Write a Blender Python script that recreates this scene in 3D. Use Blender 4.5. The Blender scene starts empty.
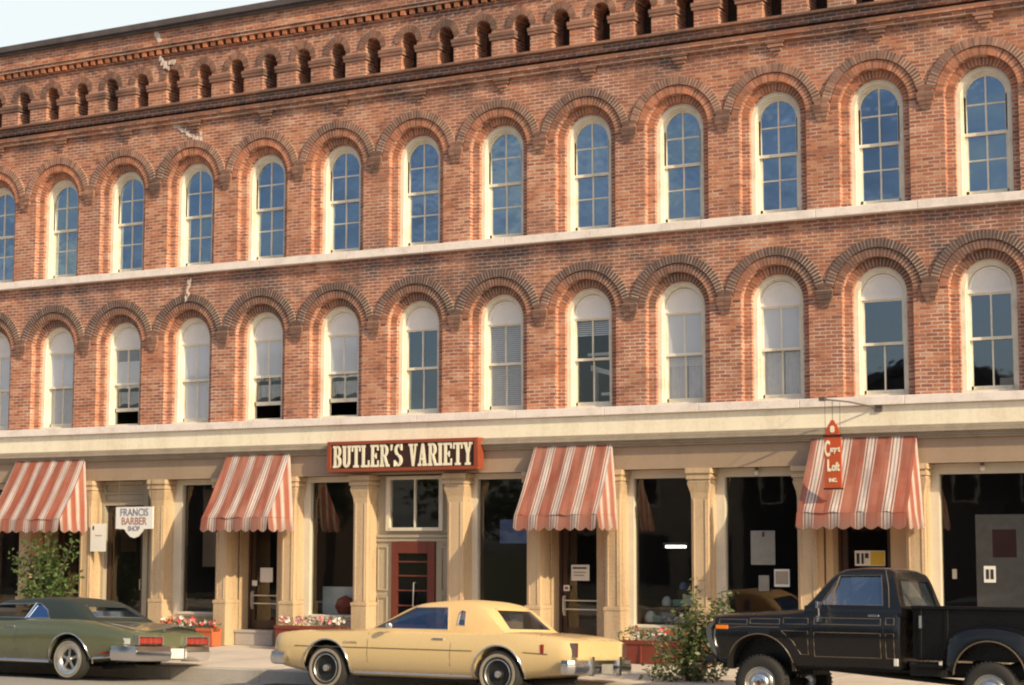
import bpy, bmesh, math, random
from mathutils import Vector, Matrix
PI=math.pi; R=math.radians
random.seed(7)
sc=bpy.context.scene
COL=sc.collection
S=1.72                                   # spacing of the upper windows, metres

# ------------------------------------------------------------------ helpers
class MB:
    """collects geometry for ONE mesh object"""
    def __init__(s): s.v=[]; s.f=[]; s.m=[]; s.sh=[]; s.uv=[]
    def add(s,vs,fs,mi=0,shade=None,uvs=None):
        b=len(s.v); s.v+= [tuple(p) for p in vs]
        for k,f in enumerate(fs):
            s.f.append([b+i for i in f]); s.m.append(mi); s.sh.append(shade if shade is not None else 0.5)
            s.uv.append(uvs[k] if uvs else None)
    def box(s,x0,x1,y0,y1,z0,z1,mi=0,shade=None):
        v=[(x0,y0,z0),(x1,y0,z0),(x1,y1,z0),(x0,y1,z0),(x0,y0,z1),(x1,y0,z1),(x1,y1,z1),(x0,y1,z1)]
        s.add(v,[(0,3,2,1),(4,5,6,7),(0,1,5,4),(1,2,6,5),(2,3,7,6),(3,0,4,7)],mi,shade)
    def quad(s,a,b,c,d,mi=0,shade=None): s.add([a,b,c,d],[(0,1,2,3)],mi,shade)
    def prism_y(s,pts,y0,y1,mi=0,shade=None):
        """polygon in (x,z), counter-clockwise seen from -y, extruded y0..y1 (y0<y1)"""
        n=len(pts); v=[(x,y0,z) for x,z in pts]+[(x,y1,z) for x,z in pts]
        fs=[tuple(range(n)),tuple(range(2*n-1,n-1,-1))]
        for i in range(n):
            j=(i+1)%n; fs.append((i,i+n,j+n,j))
        s.add(v,fs,mi,shade)
    def prism_x(s,pts,x0,x1,mi=0,shade=None):
        """polygon in (y,z) extruded along x"""
        n=len(pts); v=[(x0,y,z) for y,z in pts]+[(x1,y,z) for y,z in pts]
        fs=[tuple(range(n-1,-1,-1)),tuple(range(n,2*n))]
        for i in range(n):
            j=(i+1)%n; fs.append((i,j,j+n,i+n))
        s.add(v,fs,mi,shade)
    def prism_z(s,pts,z0,z1,mi=0):
        n=len(pts); v=[(x,y,z0) for x,y in pts]+[(x,y,z1) for x,y in pts]
        fs=[tuple(range(n-1,-1,-1)),tuple(range(n,2*n))]
        for i in range(n):
            j=(i+1)%n; fs.append((i,j,j+n,i+n))
        s.add(v,fs,mi)
    def tube(s,path,r,n=6,mi=0,closed=False,r2=None):
        P=[Vector(p) for p in path]; m=len(P); rings=[]
        up0=None
        for i,p in enumerate(P):
            a=P[i-1] if (i>0 or closed) else P[i]; b=P[(i+1)%m] if (i<m-1 or closed) else P[i]
            t=(b-a); t=t.normalized() if t.length>1e-9 else Vector((1,0,0))
            u=t.cross(Vector((0,0,1)))
            if u.length<.05: u=t.cross(Vector((0,1,0)))
            u.normalize()
            if up0 is not None and u.dot(up0)<0: u=-u
            up0=u
            w=t.cross(u).normalized()
            rr=r if r2 is None else r+(r2-r)*i/max(1,m-1)
            rings.append([p+u*math.cos(2*PI*k/n)*rr+w*math.sin(2*PI*k/n)*rr for k in range(n)])
        v=[q for g in rings for q in g]; fs=[]
        rng=m if closed else m-1
        for i in range(rng):
            j=(i+1)%m
            for k in range(n):
                l=(k+1)%n; fs.append((i*n+k,i*n+l,j*n+l,j*n+k))
        if not closed: fs.append(tuple(range(n-1,-1,-1))); fs.append(tuple((m-1)*n+k for k in range(n)))
        s.add(v,fs,mi)
    def lathe_y(s,prof,cx,cz,y0=0,n=32,mi=0,sgn=1):
        """profile (radius, y) turned round the y axis through (cx,cz)"""
        v=[];fs=[];m=len(prof)
        for k in range(n):
            a=2*PI*k/n
            for r,y in prof: v.append((cx+r*math.cos(a),y0+y*sgn,cz+r*math.sin(a)))
        for k in range(n):
            l=(k+1)%n
            for i in range(m-1): fs.append((k*m+i,k*m+i+1,l*m+i+1,l*m+i))
        s.add(v,fs,mi)
    def lathe_z(s,prof,cx,cy,z0=0,n=16,mi=0):
        v=[];fs=[];m=len(prof)
        for k in range(n):
            a=2*PI*k/n
            for r,z in prof: v.append((cx+r*math.cos(a),cy+r*math.sin(a),z0+z))
        for k in range(n):
            l=(k+1)%n
            for i in range(m-1): fs.append((k*m+i,l*m+i,l*m+i+1,k*m+i+1))
        s.add(v,fs,mi)
    def build(s,name,mats,parent=None,smooth=None,recalc=False,bevel=0,label=None,loc=None):
        me=bpy.data.meshes.new(name); me.from_pydata(s.v,[],s.f)
        if not isinstance(mats,(list,tuple)): mats=[mats]
        for m in mats: me.materials.append(m)
        for p,mi in zip(me.polygons,s.m): p.material_index=mi
        if any(x!=0.5 for x in s.sh):
            at=me.attributes.new('shade','FLOAT','FACE')
            for i,x in enumerate(s.sh): at.data[i].value=x
        if any(u is not None for u in s.uv):
            ul=me.uv_layers.new(name='UVMap')
            for p,u in zip(me.polygons,s.uv):
                if u:
                    for li,c in zip(p.loop_indices,u): ul.data[li].uv=c
        if recalc or bevel:
            bm=bmesh.new(); bm.from_mesh(me)
            bmesh.ops.remove_doubles(bm,verts=bm.verts,dist=1e-5)
            bmesh.ops.recalc_face_normals(bm,faces=bm.faces); bm.to_mesh(me); bm.free()
        me.validate(); 
        if smooth is not None:
            me.polygons.foreach_set('use_smooth',[True]*len(me.polygons))
            me.set_sharp_from_angle(angle=R(smooth))
        o=bpy.data.objects.new(name,me); COL.objects.link(o)
        if parent: o.parent=parent
        if loc: o.location=loc
        if label: o['label']=label
        if bevel:
            md=o.modifiers.new('bevel','BEVEL'); md.width=bevel; md.segments=2; md.limit_method='ANGLE'; md.angle_limit=R(35)
        return o
def tag(o,label,cat,group=None,kind=None):
    if label: o['label']=label
    if cat: o['category']=cat
    if group: o['group']=group
    if kind: o['kind']=kind
    return o
def thing(name,label,cat,loc=(0,0,0),group=None,rz=0):
    o=bpy.data.objects.new(name,None); COL.objects.link(o); o.empty_display_size=.3
    o.location=loc; o.rotation_euler=(0,0,rz)
    return tag(o,label,cat,group)
def copy_tree(o,parent=None,loc=None):
    c=o.copy(); COL.objects.link(c); c.parent=parent
    if loc is not None: c.location=loc
    for ch in o.children: copy_tree(ch,c)
    return c
def bool_apply(o,cutters,op='DIFFERENCE'):
    for c in cutters:
        m=o.modifiers.new('b','BOOLEAN'); m.operation=op; m.object=c; m.solver='EXACT'
    dg=bpy.context.evaluated_depsgraph_get(); dg.update()
    me=bpy.data.meshes.new_from_object(o.evaluated_get(dg))
    o.modifiers.clear(); old=o.data; nm=old.name; o.data=me; bpy.data.meshes.remove(old); me.name=nm
    for c in cutters:
        d=c.data; bpy.data.objects.remove(c); bpy.data.meshes.remove(d)
    return o
def interp(xs,ys,x):
    if x<=xs[0]: return ys[0]
    if x>=xs[-1]: return ys[-1]
    n=len(xs)
    d=[(ys[i+1]-ys[i])/(xs[i+1]-xs[i]) for i in range(n-1)]
    m=[d[0]]+[0 if d[i-1]*d[i]<=0 else 2*d[i-1]*d[i]/(d[i-1]+d[i]) for i in range(1,n-1)]+[d[-1]]
    for i in range(n-1):
        if x<=xs[i+1]:
            h=xs[i+1]-xs[i]; t=(x-xs[i])/h
            return ((2*t**3-3*t**2+1)*ys[i]+(t**3-2*t**2+t)*h*m[i]+(-2*t**3+3*t**2)*ys[i+1]+(t**3-t**2)*h*m[i+1])

# ------------------------------------------------------------------ materials
def mat(name): 
    m=bpy.data.materials.new(name); m.use_nodes=True
    nt=m.node_tree; return m,nt,nt.nodes['Principled BSDF']
def N(nt,t,**k):
    n=nt.nodes.new(t)
    for a,b in k.items(): setattr(n,a,b)
    return n
def lk(nt,a,b): nt.links.new(a,b)
def ramp(nt,fac,stops,interp_='LINEAR'):
    r=N(nt,'ShaderNodeValToRGB'); r.color_ramp.interpolation=interp_
    e=r.color_ramp.elements
    while len(e)<len(stops): e.new(.5)
    for el,(p,c) in zip(e,stops):
        el.position=p; el.color=(c[0],c[1],c[2],1) if not isinstance(c,(int,float)) else (c,c,c,1)
    lk(nt,fac,r.inputs['Fac']); return r.outputs['Color']
def mixc(nt,fac,a,b,mode='MIX'):
    n=N(nt,'ShaderNodeMix',data_type='RGBA',blend_type=mode)
    for inp,val in ((n.inputs[0],fac),(n.inputs[6],a),(n.inputs[7],b)):
        if hasattr(val,'links'): lk(nt,val,inp)
        elif isinstance(val,(int,float)): inp.default_value=val
        else: inp.default_value=(*val,1)
    return n.outputs[2]
def math_(nt,op,a,b=0,c=0,clamp=False):
    n=N(nt,'ShaderNodeMath',operation=op); n.use_clamp=clamp
    for i,v in enumerate((a,b,c)):
        if hasattr(v,'links'): lk(nt,v,n.inputs[i])
        else: n.inputs[i].default_value=v
    return n.outputs[0]
def noise(nt,vec,scale,detail=4,rough=.6):
    n=N(nt,'ShaderNodeTexNoise'); n.inputs['Scale'].default_value=scale; n.inputs['Detail'].default_value=detail; n.inputs['Roughness'].default_value=rough
    if vec is not None: lk(nt,vec,n.inputs['Vector'])
    return n.outputs['Fac']
def worldpos(nt): return N(nt,'ShaderNodeNewGeometry').outputs['Position']
def bump(nt,b,h,strength=.4,dist=.01):
    n=N(nt,'ShaderNodeBump'); n.inputs['Strength'].default_value=strength; n.inputs['Distance'].default_value=dist
    lk(nt,h,n.inputs['Height']); lk(nt,n.outputs['Normal'],b.inputs['Normal'])
def simple(name,col,rough=.6,metal=0,var=.25,nscale=3,spec=.5,streak=False,dirt=None,bmp=0):
    m,nt,b=mat(name); b.inputs['Roughness'].default_value=rough; b.inputs['Metallic'].default_value=metal
    b.inputs['Specular IOR Level'].default_value=spec
    p=worldpos(nt); v=p
    if streak:
        mp=N(nt,'ShaderNodeMapping'); mp.inputs['Scale'].default_value=(1,1,.12); lk(nt,p,mp.inputs['Vector']); v=mp.outputs['Vector']
    n=noise(nt,v,nscale,6,.65); n2=noise(nt,p,nscale*9,3)
    f=math_(nt,'ADD',math_(nt,'MULTIPLY',n,.7),math_(nt,'MULTIPLY',n2,.3))
    lo=[c*(1-var) for c in col]; hi=[min(1,c*(1+var)) for c in col]
    if dirt: lo=list(dirt)
    c=ramp(nt,f,[(.3,lo),(.52,col),(.75,hi)])
    lk(nt,c,b.inputs['Base Color'])
    if bmp: bump(nt,b,n2,bmp,.01)
    return m
M={}
def brick_mat(name,sooty=0.0,upper=True):
    m,nt,b=mat(name); b.inputs['Roughness'].default_value=.88; b.inputs['Specular IOR Level'].default_value=.2
    p=worldpos(nt); sp=N(nt,'ShaderNodeSeparateXYZ'); lk(nt,p,sp.inputs[0])
    u=math_(nt,'ADD',sp.outputs[0],sp.outputs[1])
    wob=math_(nt,'MULTIPLY',math_(nt,'SUBTRACT',noise(nt,p,2.2,3),.5),.035)
    wob2=math_(nt,'MULTIPLY',math_(nt,'SUBTRACT',noise(nt,p,9,2),.5),.012)
    z=math_(nt,'ADD',math_(nt,'ADD',sp.outputs[2],wob),wob2)
    cb=N(nt,'ShaderNodeCombineXYZ'); lk(nt,math_(nt,'ADD',u,wob2),cb.inputs[0]); lk(nt,z,cb.inputs[1])
    br=N(nt,'ShaderNodeTexBrick'); br.inputs['Scale'].default_value=1; br.inputs['Brick Width'].default_value=.192; br.inputs['Row Height'].default_value=.0605
    br.inputs['Mortar Size'].default_value=.0095; br.inputs['Mortar Smooth'].default_value=.35; br.inputs['Bias'].default_value=0
    br.inputs['Color1'].default_value=(0,0,0,1); br.inputs['Color2'].default_value=(1,1,1,1); br.inputs['Mortar'].default_value=(.5,.5,.5,1)
    lk(nt,cb.outputs[0],br.inputs['Vector'])
    n1=noise(nt,p,.8,6,.72); n2=noise(nt,p,3.0,4,.6); n3=noise(nt,p,26,3,.6)
    v=math_(nt,'ADD',math_(nt,'MULTIPLY',br.outputs['Color'],.62),math_(nt,'MULTIPLY',n2,.38))
    col=ramp(nt,v,[(.06,(.17,.088,.07)),(.28,(.37,.135,.085)),(.50,(.50,.185,.105)),(.68,(.60,.245,.13)),(.88,(.70,.40,.28))])
    hue=math_(nt,'MULTIPLY',math_(nt,'SUBTRACT',noise(nt,p,.38,4,.65),.46,clamp=True),3.2,clamp=True)
    col=mixc(nt,math_(nt,'MULTIPLY',hue,.45),col,(.42,.20,.16))
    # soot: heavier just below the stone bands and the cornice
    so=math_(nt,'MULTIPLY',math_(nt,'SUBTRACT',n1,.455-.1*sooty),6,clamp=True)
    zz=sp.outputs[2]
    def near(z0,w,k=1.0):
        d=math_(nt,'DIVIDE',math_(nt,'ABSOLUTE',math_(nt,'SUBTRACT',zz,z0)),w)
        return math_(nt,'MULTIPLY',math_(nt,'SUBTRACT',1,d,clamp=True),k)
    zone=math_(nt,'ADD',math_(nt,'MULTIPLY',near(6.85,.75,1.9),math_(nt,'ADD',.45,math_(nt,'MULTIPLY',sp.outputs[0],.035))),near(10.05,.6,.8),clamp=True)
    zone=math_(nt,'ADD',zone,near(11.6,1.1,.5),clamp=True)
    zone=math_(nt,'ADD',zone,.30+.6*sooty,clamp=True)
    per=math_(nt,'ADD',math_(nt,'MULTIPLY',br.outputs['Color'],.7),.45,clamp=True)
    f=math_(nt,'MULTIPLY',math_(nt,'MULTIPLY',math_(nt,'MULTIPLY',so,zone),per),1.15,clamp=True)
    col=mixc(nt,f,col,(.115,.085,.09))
    mort=ramp(nt,n2,[(.28,(.36,.22,.16)),(.5,(.64,.47,.38)),(.75,(.84,.73,.65))])
    mort=mixc(nt,math_(nt,'MULTIPLY',f,.5),mort,(.2,.17,.16))
    mf=math_(nt,'MULTIPLY',br.outputs['Fac'],math_(nt,'ADD',.5,noise(nt,p,1.3,3)),clamp=True)
    col=mixc(nt,mf,col,mort)
    col=mixc(nt,math_(nt,'MULTIPLY',n3,.35),col,(.16,.07,.05),'MIX')
    # pale bloom of salts here and there
    bl=math_(nt,'MULTIPLY',math_(nt,'SUBTRACT',noise(nt,p,1.7,6,.75),.62),5,clamp=True)
    col=mixc(nt,math_(nt,'MULTIPLY',bl,.38),col,(.5,.36,.3))
    lk(nt,col,b.inputs['Base Color'])
    h=math_(nt,'ADD',math_(nt,'MULTIPLY',br.outputs['Fac'],-1.0),math_(nt,'MULTIPLY',n3,.5))
    bump(nt,b,h,.55,.008)
    return m
def voussoir_mat(name,base,dark,dk=.5):
    m,nt,b=mat(name); b.inputs['Roughness'].default_value=.9; b.inputs['Specular IOR Level'].default_value=.2
    a=N(nt,'ShaderNodeAttribute',attribute_name='shade'); p=worldpos(nt)
    oi=N(nt,'ShaderNodeObjectInfo')
    n=noise(nt,p,1.1,5,.7); n2=noise(nt,p,14,3)
    r=math_(nt,'FRACT',math_(nt,'ADD',a.outputs['Fac'],math_(nt,'MULTIPLY',oi.outputs['Random'],3.7)))
    f=math_(nt,'ADD',math_(nt,'MULTIPLY',r,.5),math_(nt,'MULTIPLY',n,.5))
    c=ramp(nt,f,[(.2,[q*.6 for q in base]),(.5,base),(.85,[min(1,q*1.5) for q in base])])
    sp=N(nt,'ShaderNodeSeparateXYZ'); lk(nt,p,sp.inputs[0])
    zd=math_(nt,'MULTIPLY',math_(nt,'SUBTRACT',1,math_(nt,'ABSOLUTE',math_(nt,'SUBTRACT',sp.outputs[2],6.5)),clamp=True),.22)
    so=math_(nt,'MULTIPLY',math_(nt,'SUBTRACT',math_(nt,'ADD',noise(nt,p,.8,5,.7),zd),.60-.3*dk),4,clamp=True)
    c=mixc(nt,math_(nt,'MULTIPLY',so,.85),c,dark)
    c=mixc(nt,math_(nt,'MULTIPLY',n2,.3),c,[q*.5 for q in base])
    lk(nt,c,b.inputs['Base Color']); bump(nt,b,n2,.4,.006)
    return m
M['brick']=brick_mat('brick')
M['brick_sooty']=brick_mat('brick_sooty',1.0)
M['hood']=voussoir_mat('hood_brick',(.34,.18,.13),(.085,.065,.063),.62)
M['ring']=voussoir_mat('ring_brick',(.46,.18,.10),(.13,.085,.07),.45)
M['mortar']=simple('mortar',(.66,.54,.46),.95,var=.3,nscale=5)
M['repair']=simple('pale_mortar',(.66,.56,.52),.95,var=.2,nscale=8)
M['stone']=simple('stone_band',(.84,.76,.73),.85,var=.07,nscale=2.5,dirt=(.62,.54,.50),bmp=.15)
M['coping']=simple('coping',(.095,.08,.085),.8,var=.5,nscale=2)
M['cream']=simple('cream_paint',(.92,.84,.68),.55,var=.07,nscale=1.6,streak=True,dirt=(.74,.64,.48))
M['molding']=simple('molding_paint',(.36,.30,.235),.6,var=.25,nscale=3)
M['tan']=simple('tan_paint',(.37,.27,.195),.6,var=.1,nscale=1.5,streak=True,dirt=(.31,.225,.15))
M['pilaster']=simple('pilaster_paint',(.56,.41,.26),.55,var=.14,nscale=3.2,streak=True,dirt=(.33,.235,.15))
M['panel']=simple('grey_tan_paint',(.40,.345,.26),.6,var=.12,nscale=2,streak=True)
M['frame']=simple('window_cream',(.84,.79,.67),.5,var=.06,nscale=3,dirt=(.62,.55,.43))
M['store_frame']=simple('store_frame',(.66,.6,.5),.45,var=.1,nscale=3)
M['spandrel']=simple('spandrel_white',(.86,.83,.81),.55,var=.08,nscale=3)
M['door_dark']=simple('door_dark',(.055,.03,.022),.4,var=.3)
M['door_red']=simple('door_red',(.15,.035,.022),.45,var=.2)
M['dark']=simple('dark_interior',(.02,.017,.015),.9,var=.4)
M['darkwood']=simple('dark_wood',(.06,.04,.03),.7,var=.4)
M['room']=simple('dim_room',(.10,.085,.07),.9,var=.3)
M['alum']=simple('aluminium',(.6,.6,.6),.3,metal=.8,var=.1)
M['chrome']=simple('chrome',(.80,.80,.81),.2,metal=1,var=.05)
M['paper']=simple('paper',(.8,.78,.74),.8,var=.05)
M['white']=simple('white_paint',(.8,.79,.77),.6,var=.05)
M['poster_grey']=simple('poster_board',(.26,.25,.23),.8,var=.25,nscale=6)
M['ink']=simple('dark_ink',(.03,.028,.03),.7,var=.2)
M['ink_red']=simple('red_ink',(.35,.07,.05),.7,var=.2)
M['slate']=simple('slate_ink',(.22,.22,.28),.7,var=.2)
M['dull_red']=simple('dull_red_ink',(.38,.2,.17),.7,var=.2)
M['maroon']=simple('maroon',(.10,.035,.03),.7,var=.2)
M['yellow_card']=simple('yellow_card',(.65,.45,.06),.7,var=.1)
M['sign_red']=simple('sign_red',(.28,.06,.025),.5,var=.15)
M['sign_dark']=simple('sign_dark',(.04,.012,.008),.45,var=.3)
M['sign_orange']=simple('sign_orange',(.50,.085,.025),.45,var=.12)
M['letter']=simple('letter_cream',(.85,.78,.62),.5,var=.06)
M['rust_iron']=simple('iron',(.11,.09,.085),.7,var=.3)
M['planter_red']=simple('planter_red',(.20,.038,.022),.6,var=.25)
M['terracotta']=simple('terracotta',(.5,.13,.05),.7,var=.2)
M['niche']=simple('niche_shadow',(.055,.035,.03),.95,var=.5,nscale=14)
M['soil']=simple('soil',(.05,.035,.025),.95,var=.4)
M['bark']=simple('stem_bark',(.10,.075,.045),.9,var=.3,nscale=15)
M['rubber']=simple('tyre_rubber',(.022,.021,.02),.85,var=.3,nscale=20)
M['whitewall']=simple('whitewall',(.30,.26,.21),.7,var=.12,nscale=9)
M['black_trim']=simple('black_trim',(.012,.012,.012),.6,var=.2)
M['seat']=simple('car_seat',(.09,.07,.05),.7,var=.2)
M['seat_tan']=simple('car_seat_tan',(.42,.3,.16),.7,var=.2)
M['lens_red']=simple('lens_red',(.30,.03,.02),.2,var=.1)
M['lens_amber']=simple('lens_amber',(.8,.22,.02),.2,var=.1)
M['lens_clear']=simple('lens_clear',(.6,.6,.58),.1,var=.1)
M['plate']=simple('licence_plate',(.75,.72,.66),.5,var=.1)
M['pinstripe']=simple('pinstripe',(.15,.115,.08),.4,var=.1)
M['curtain']=simple('curtain',(.93,.93,.95),.9,var=.12,nscale=12)
M['sheer']=simple('sheer_curtain',(.60,.60,.63),.9,var=.25,nscale=10)
M['wheel_steel']=simple('wheel_cover',(.62,.6,.56),.25,metal=.85,var=.1)
def paint(name,col,rough=.3,coat=.6,dust=(.35,.3,.24),dustf=.25):
    m,nt,b=mat(name); b.inputs['Roughness'].default_value=rough
    b.inputs['Coat Weight'].default_value=coat; b.inputs['Coat Roughness'].default_value=.06
    p=worldpos(nt); sp=N(nt,'ShaderNodeSeparateXYZ'); lk(nt,p,sp.inputs[0])
    low=math_(nt,'MULTIPLY',math_(nt,'SUBTRACT',.45,sp.outputs[2]),1.6,clamp=True)
    n=noise(nt,p,4,5,.7)
    f=math_(nt,'MULTIPLY',math_(nt,'MULTIPLY',low,n),dustf*2.2,clamp=True)
    f=math_(nt,'ADD',f,math_(nt,'MULTIPLY',n,dustf*.18))
    lk(nt,mixc(nt,f,col,dust),b.inputs['Base Color'])
    lk(nt,math_(nt,'ADD',rough,math_(nt,'MULTIPLY',n,.12)),b.inputs['Roughness'])
    return m
M['paint_yellow']=paint('yellow_paint',(.70,.51,.25),.22)
M['vinyl_yellow']=simple('cream_vinyl',(.70,.47,.22),.6,var=.06,nscale=30)
M['paint_green']=paint('green_paint',(.085,.10,.05),.2,1.0)
M['vinyl_green']=simple('dark_green_vinyl',(.022,.033,.032),.5,var=.15,nscale=30)
M['paint_black']=paint('black_paint',(.004,.0035,.004),.22,.35,dust=(.05,.04,.035),dustf=.06)
def glass(name,tint,refl,rough=.02,body=(.02,.02,.025),trans=.6,wav=0.0,vary=0):
    """window glass: a clear pane plus a mirror-like reflection"""
    m=bpy.data.materials.new(name); m.use_nodes=True; nt=m.node_tree; nt.nodes.clear()
    out=N(nt,'ShaderNodeOutputMaterial'); g=N(nt,'ShaderNodeBsdfGlossy'); g.inputs['Roughness'].default_value=rough
    g.inputs['Color'].default_value=(*tint,1)
    t=N(nt,'ShaderNodeBsdfTransparent'); t.inputs['Color'].default_value=(.97,.98,.98,1)
    d=N(nt,'ShaderNodeBsdfDiffuse'); d.inputs['Color'].default_value=(*body,1)
    m1=N(nt,'ShaderNodeMixShader'); m1.inputs[0].default_value=trans; lk(nt,d.outputs[0],m1.inputs[1]); lk(nt,t.outputs[0],m1.inputs[2])
    lw=N(nt,'ShaderNodeLayerWeight'); lw.inputs['Blend'].default_value=.25
    f=math_(nt,'ADD',math_(nt,'MULTIPLY',lw.outputs['Fresnel'],.5),refl,clamp=True)
    m2=N(nt,'ShaderNodeMixShader'); lk(nt,f,m2.inputs[0]); lk(nt,m1.outputs[0],m2.inputs[1]); lk(nt,g.outputs[0],m2.inputs[2])
    if wav:
        p=worldpos(nt); n=noise(nt,p,2.3,2); bp=N(nt,'ShaderNodeBump'); bp.inputs['Strength'].default_value=wav; bp.inputs['Distance'].default_value=.05
        lk(nt,n,bp.inputs['Height']); lk(nt,bp.outputs['Normal'],g.inputs['Normal'])
    if vary:
        pv=worldpos(nt); mp=N(nt,'ShaderNodeMapping'); mp.inputs['Scale'].default_value=(1.1,1,1.9); lk(nt,pv,mp.inputs['Vector'])
        oi=N(nt,'ShaderNodeObjectInfo'); vf=math_(nt,'ADD',math_(nt,'MULTIPLY',noise(nt,mp.outputs[0],1.0,4,.6),.7),math_(nt,'MULTIPLY',oi.outputs['Random'],.3))
        lk(nt,ramp(nt,vf,[(.3,[q*.72 for q in tint]),(.5,tint),(.68,(min(1,tint[0]*1.45),min(1,tint[1]*1.3),min(1,tint[2]*1.1)))]),g.inputs['Color'])
    lk(nt,m2.outputs[0],out.inputs['Surface'])
    return m
M['glass_up']=glass('upper_glass',(.60,.76,1.0),.45,trans=.5,wav=.10,vary=1)
M['glass_painted_bright']=glass('painted_bright_glass',(1,1,1),.10,trans=.40,body=(.86,.90,1.0),wav=.03)  # white mixed into the pane, painting brighter light over the curtains behind
M['glass_half_bright']=glass('half_painted_bright_glass',(1,1,1),.12,trans=.72,body=(.80,.82,.90),wav=.03)  # weaker white mix, painting some light over curtains and blinds
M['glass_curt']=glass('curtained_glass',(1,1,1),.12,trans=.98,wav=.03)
M['glass_mid']=glass('middle_glass',(.68,.76,.88),.36,trans=.9,wav=.02)
M['glass_store']=glass('store_glass',(.75,.7,.62),.08,trans=.85,wav=.01)
M['glass_car']=glass('car_glass',(.42,.58,.85),.28,trans=.6,body=(.02,.03,.04))
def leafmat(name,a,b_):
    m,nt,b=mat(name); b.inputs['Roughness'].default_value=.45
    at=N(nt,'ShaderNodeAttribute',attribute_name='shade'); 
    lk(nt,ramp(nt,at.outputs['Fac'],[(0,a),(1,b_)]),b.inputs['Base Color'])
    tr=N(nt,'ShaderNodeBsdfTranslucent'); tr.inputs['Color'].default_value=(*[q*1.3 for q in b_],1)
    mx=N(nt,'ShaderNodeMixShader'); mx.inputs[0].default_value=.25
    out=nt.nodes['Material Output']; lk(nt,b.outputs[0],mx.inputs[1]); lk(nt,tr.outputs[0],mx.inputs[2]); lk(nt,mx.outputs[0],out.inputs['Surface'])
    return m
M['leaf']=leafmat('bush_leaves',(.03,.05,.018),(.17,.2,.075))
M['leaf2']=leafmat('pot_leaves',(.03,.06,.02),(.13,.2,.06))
M['petal_white']=simple('white_petals',(.82,.76,.7),.7,var=.1)
M['petal_red']=simple('red_petals',(.7,.09,.07),.7,var=.1)
M['petal_pink']=simple('pink_petals',(.75,.3,.3),.7,var=.1)
def awning_mat():
    m,nt,b=mat('awning_canvas'); b.inputs['Roughness'].default_value=.85; b.inputs['Specular IOR Level'].default_value=.15
    uv=N(nt,'ShaderNodeUVMap'); sp=N(nt,'ShaderNodeSeparateXYZ'); lk(nt,uv.outputs[0],sp.inputs[0])
    f=math_(nt,'FRACT',sp.outputs[0])
    red=(.44,.14,.095); red2=(.36,.11,.08); wh=(.86,.79,.75); bl=(.46,.41,.45)
    c=ramp(nt,f,[(0,red),(.28,red2),(.34,red),(.50,wh),(.54,red2),(.60,wh),(.68,bl),(.74,wh),(.82,red2),(.88,wh),(.92,red)],'CONSTANT')
    p=worldpos(nt); n=noise(nt,p,2.2,6,.7); n2=noise(nt,p,40,2)
    c=mixc(nt,math_(nt,'MULTIPLY',math_(nt,'SUBTRACT',n,.42,clamp=True),1.3,clamp=True),c,(.36,.25,.21))
    v=sp.outputs[1]
    fd=math_(nt,'MULTIPLY',math_(nt,'SUBTRACT',noise(nt,p,.9,3,.5),.45,clamp=True),2.2,clamp=True)
    c=mixc(nt,math_(nt,'MULTIPLY',fd,.35),c,(.68,.50,.42))
    edge=math_(nt,'MULTIPLY',math_(nt,'SUBTRACT',v,.9,clamp=True),3,clamp=True)
    c=mixc(nt,math_(nt,'MULTIPLY',edge,math_(nt,'MULTIPLY',n,1.2)),c,(.25,.17,.15))
    lk(nt,c,b.inputs['Base Color']); bump(nt,b,math_(nt,'ADD',n,math_(nt,'MULTIPLY',n2,.15)),.25,.03)
    tr=N(nt,'ShaderNodeBsdfTranslucent'); lk(nt,c,tr.inputs['Color'])
    mx=N(nt,'ShaderNodeMixShader'); mx.inputs[0].default_value=.28
    lk(nt,b.outputs[0],mx.inputs[1]); lk(nt,tr.outputs[0],mx.inputs[2]); lk(nt,mx.outputs[0],nt.nodes['Material Output'].inputs['Surface'])
    return m
M['awning']=awning_mat()
def ground_mat(name,cols,scale,joint=None,rough=.9):
    m,nt,b=mat(name); b.inputs['Roughness'].default_value=rough; b.inputs['Specular IOR Level'].default_value=.25
    p=worldpos(nt); n=noise(nt,p,scale,8,.7); n2=noise(nt,p,60,3); n3=noise(nt,p,.25,3)
    f=math_(nt,'ADD',math_(nt,'MULTIPLY',n,.45),math_(nt,'ADD',math_(nt,'MULTIPLY',n2,.3),math_(nt,'MULTIPLY',n3,.25)))
    c=ramp(nt,f,[(.35,cols[0]),(.5,cols[1]),(.65,cols[2])])
    if joint:
        br=N(nt,'ShaderNodeTexBrick'); br.offset=0; br.inputs['Scale'].default_value=1
        br.inputs['Brick Width'].default_value=joint; br.inputs['Row Height'].default_value=joint; br.inputs['Mortar Size'].default_value=.008
        lk(nt,p,br.inputs['Vector']); c=mixc(nt,br.outputs['Fac'],c,[q*.35 for q in cols[0]])
    lk(nt,c,b.inputs['Base Color']); bump(nt,b,n2,.3,.01)
    return m
M['sidewalk']=ground_mat('sidewalk_concrete',[(.50,.43,.37),(.62,.54,.47),(.72,.64,.56)],1.2,1.45)
M['road']=ground_mat('asphalt',[(.24,.22,.205),(.31,.285,.265),(.38,.35,.33)],1.5)
M['kerb']=ground_mat('kerb_stone',[(.3,.27,.25),(.4,.37,.34),(.5,.46,.43)],2)
M['grass']=ground_mat('far_ground',[(.05,.06,.03),(.08,.09,.04),(.1,.11,.06)],.3)
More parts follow.
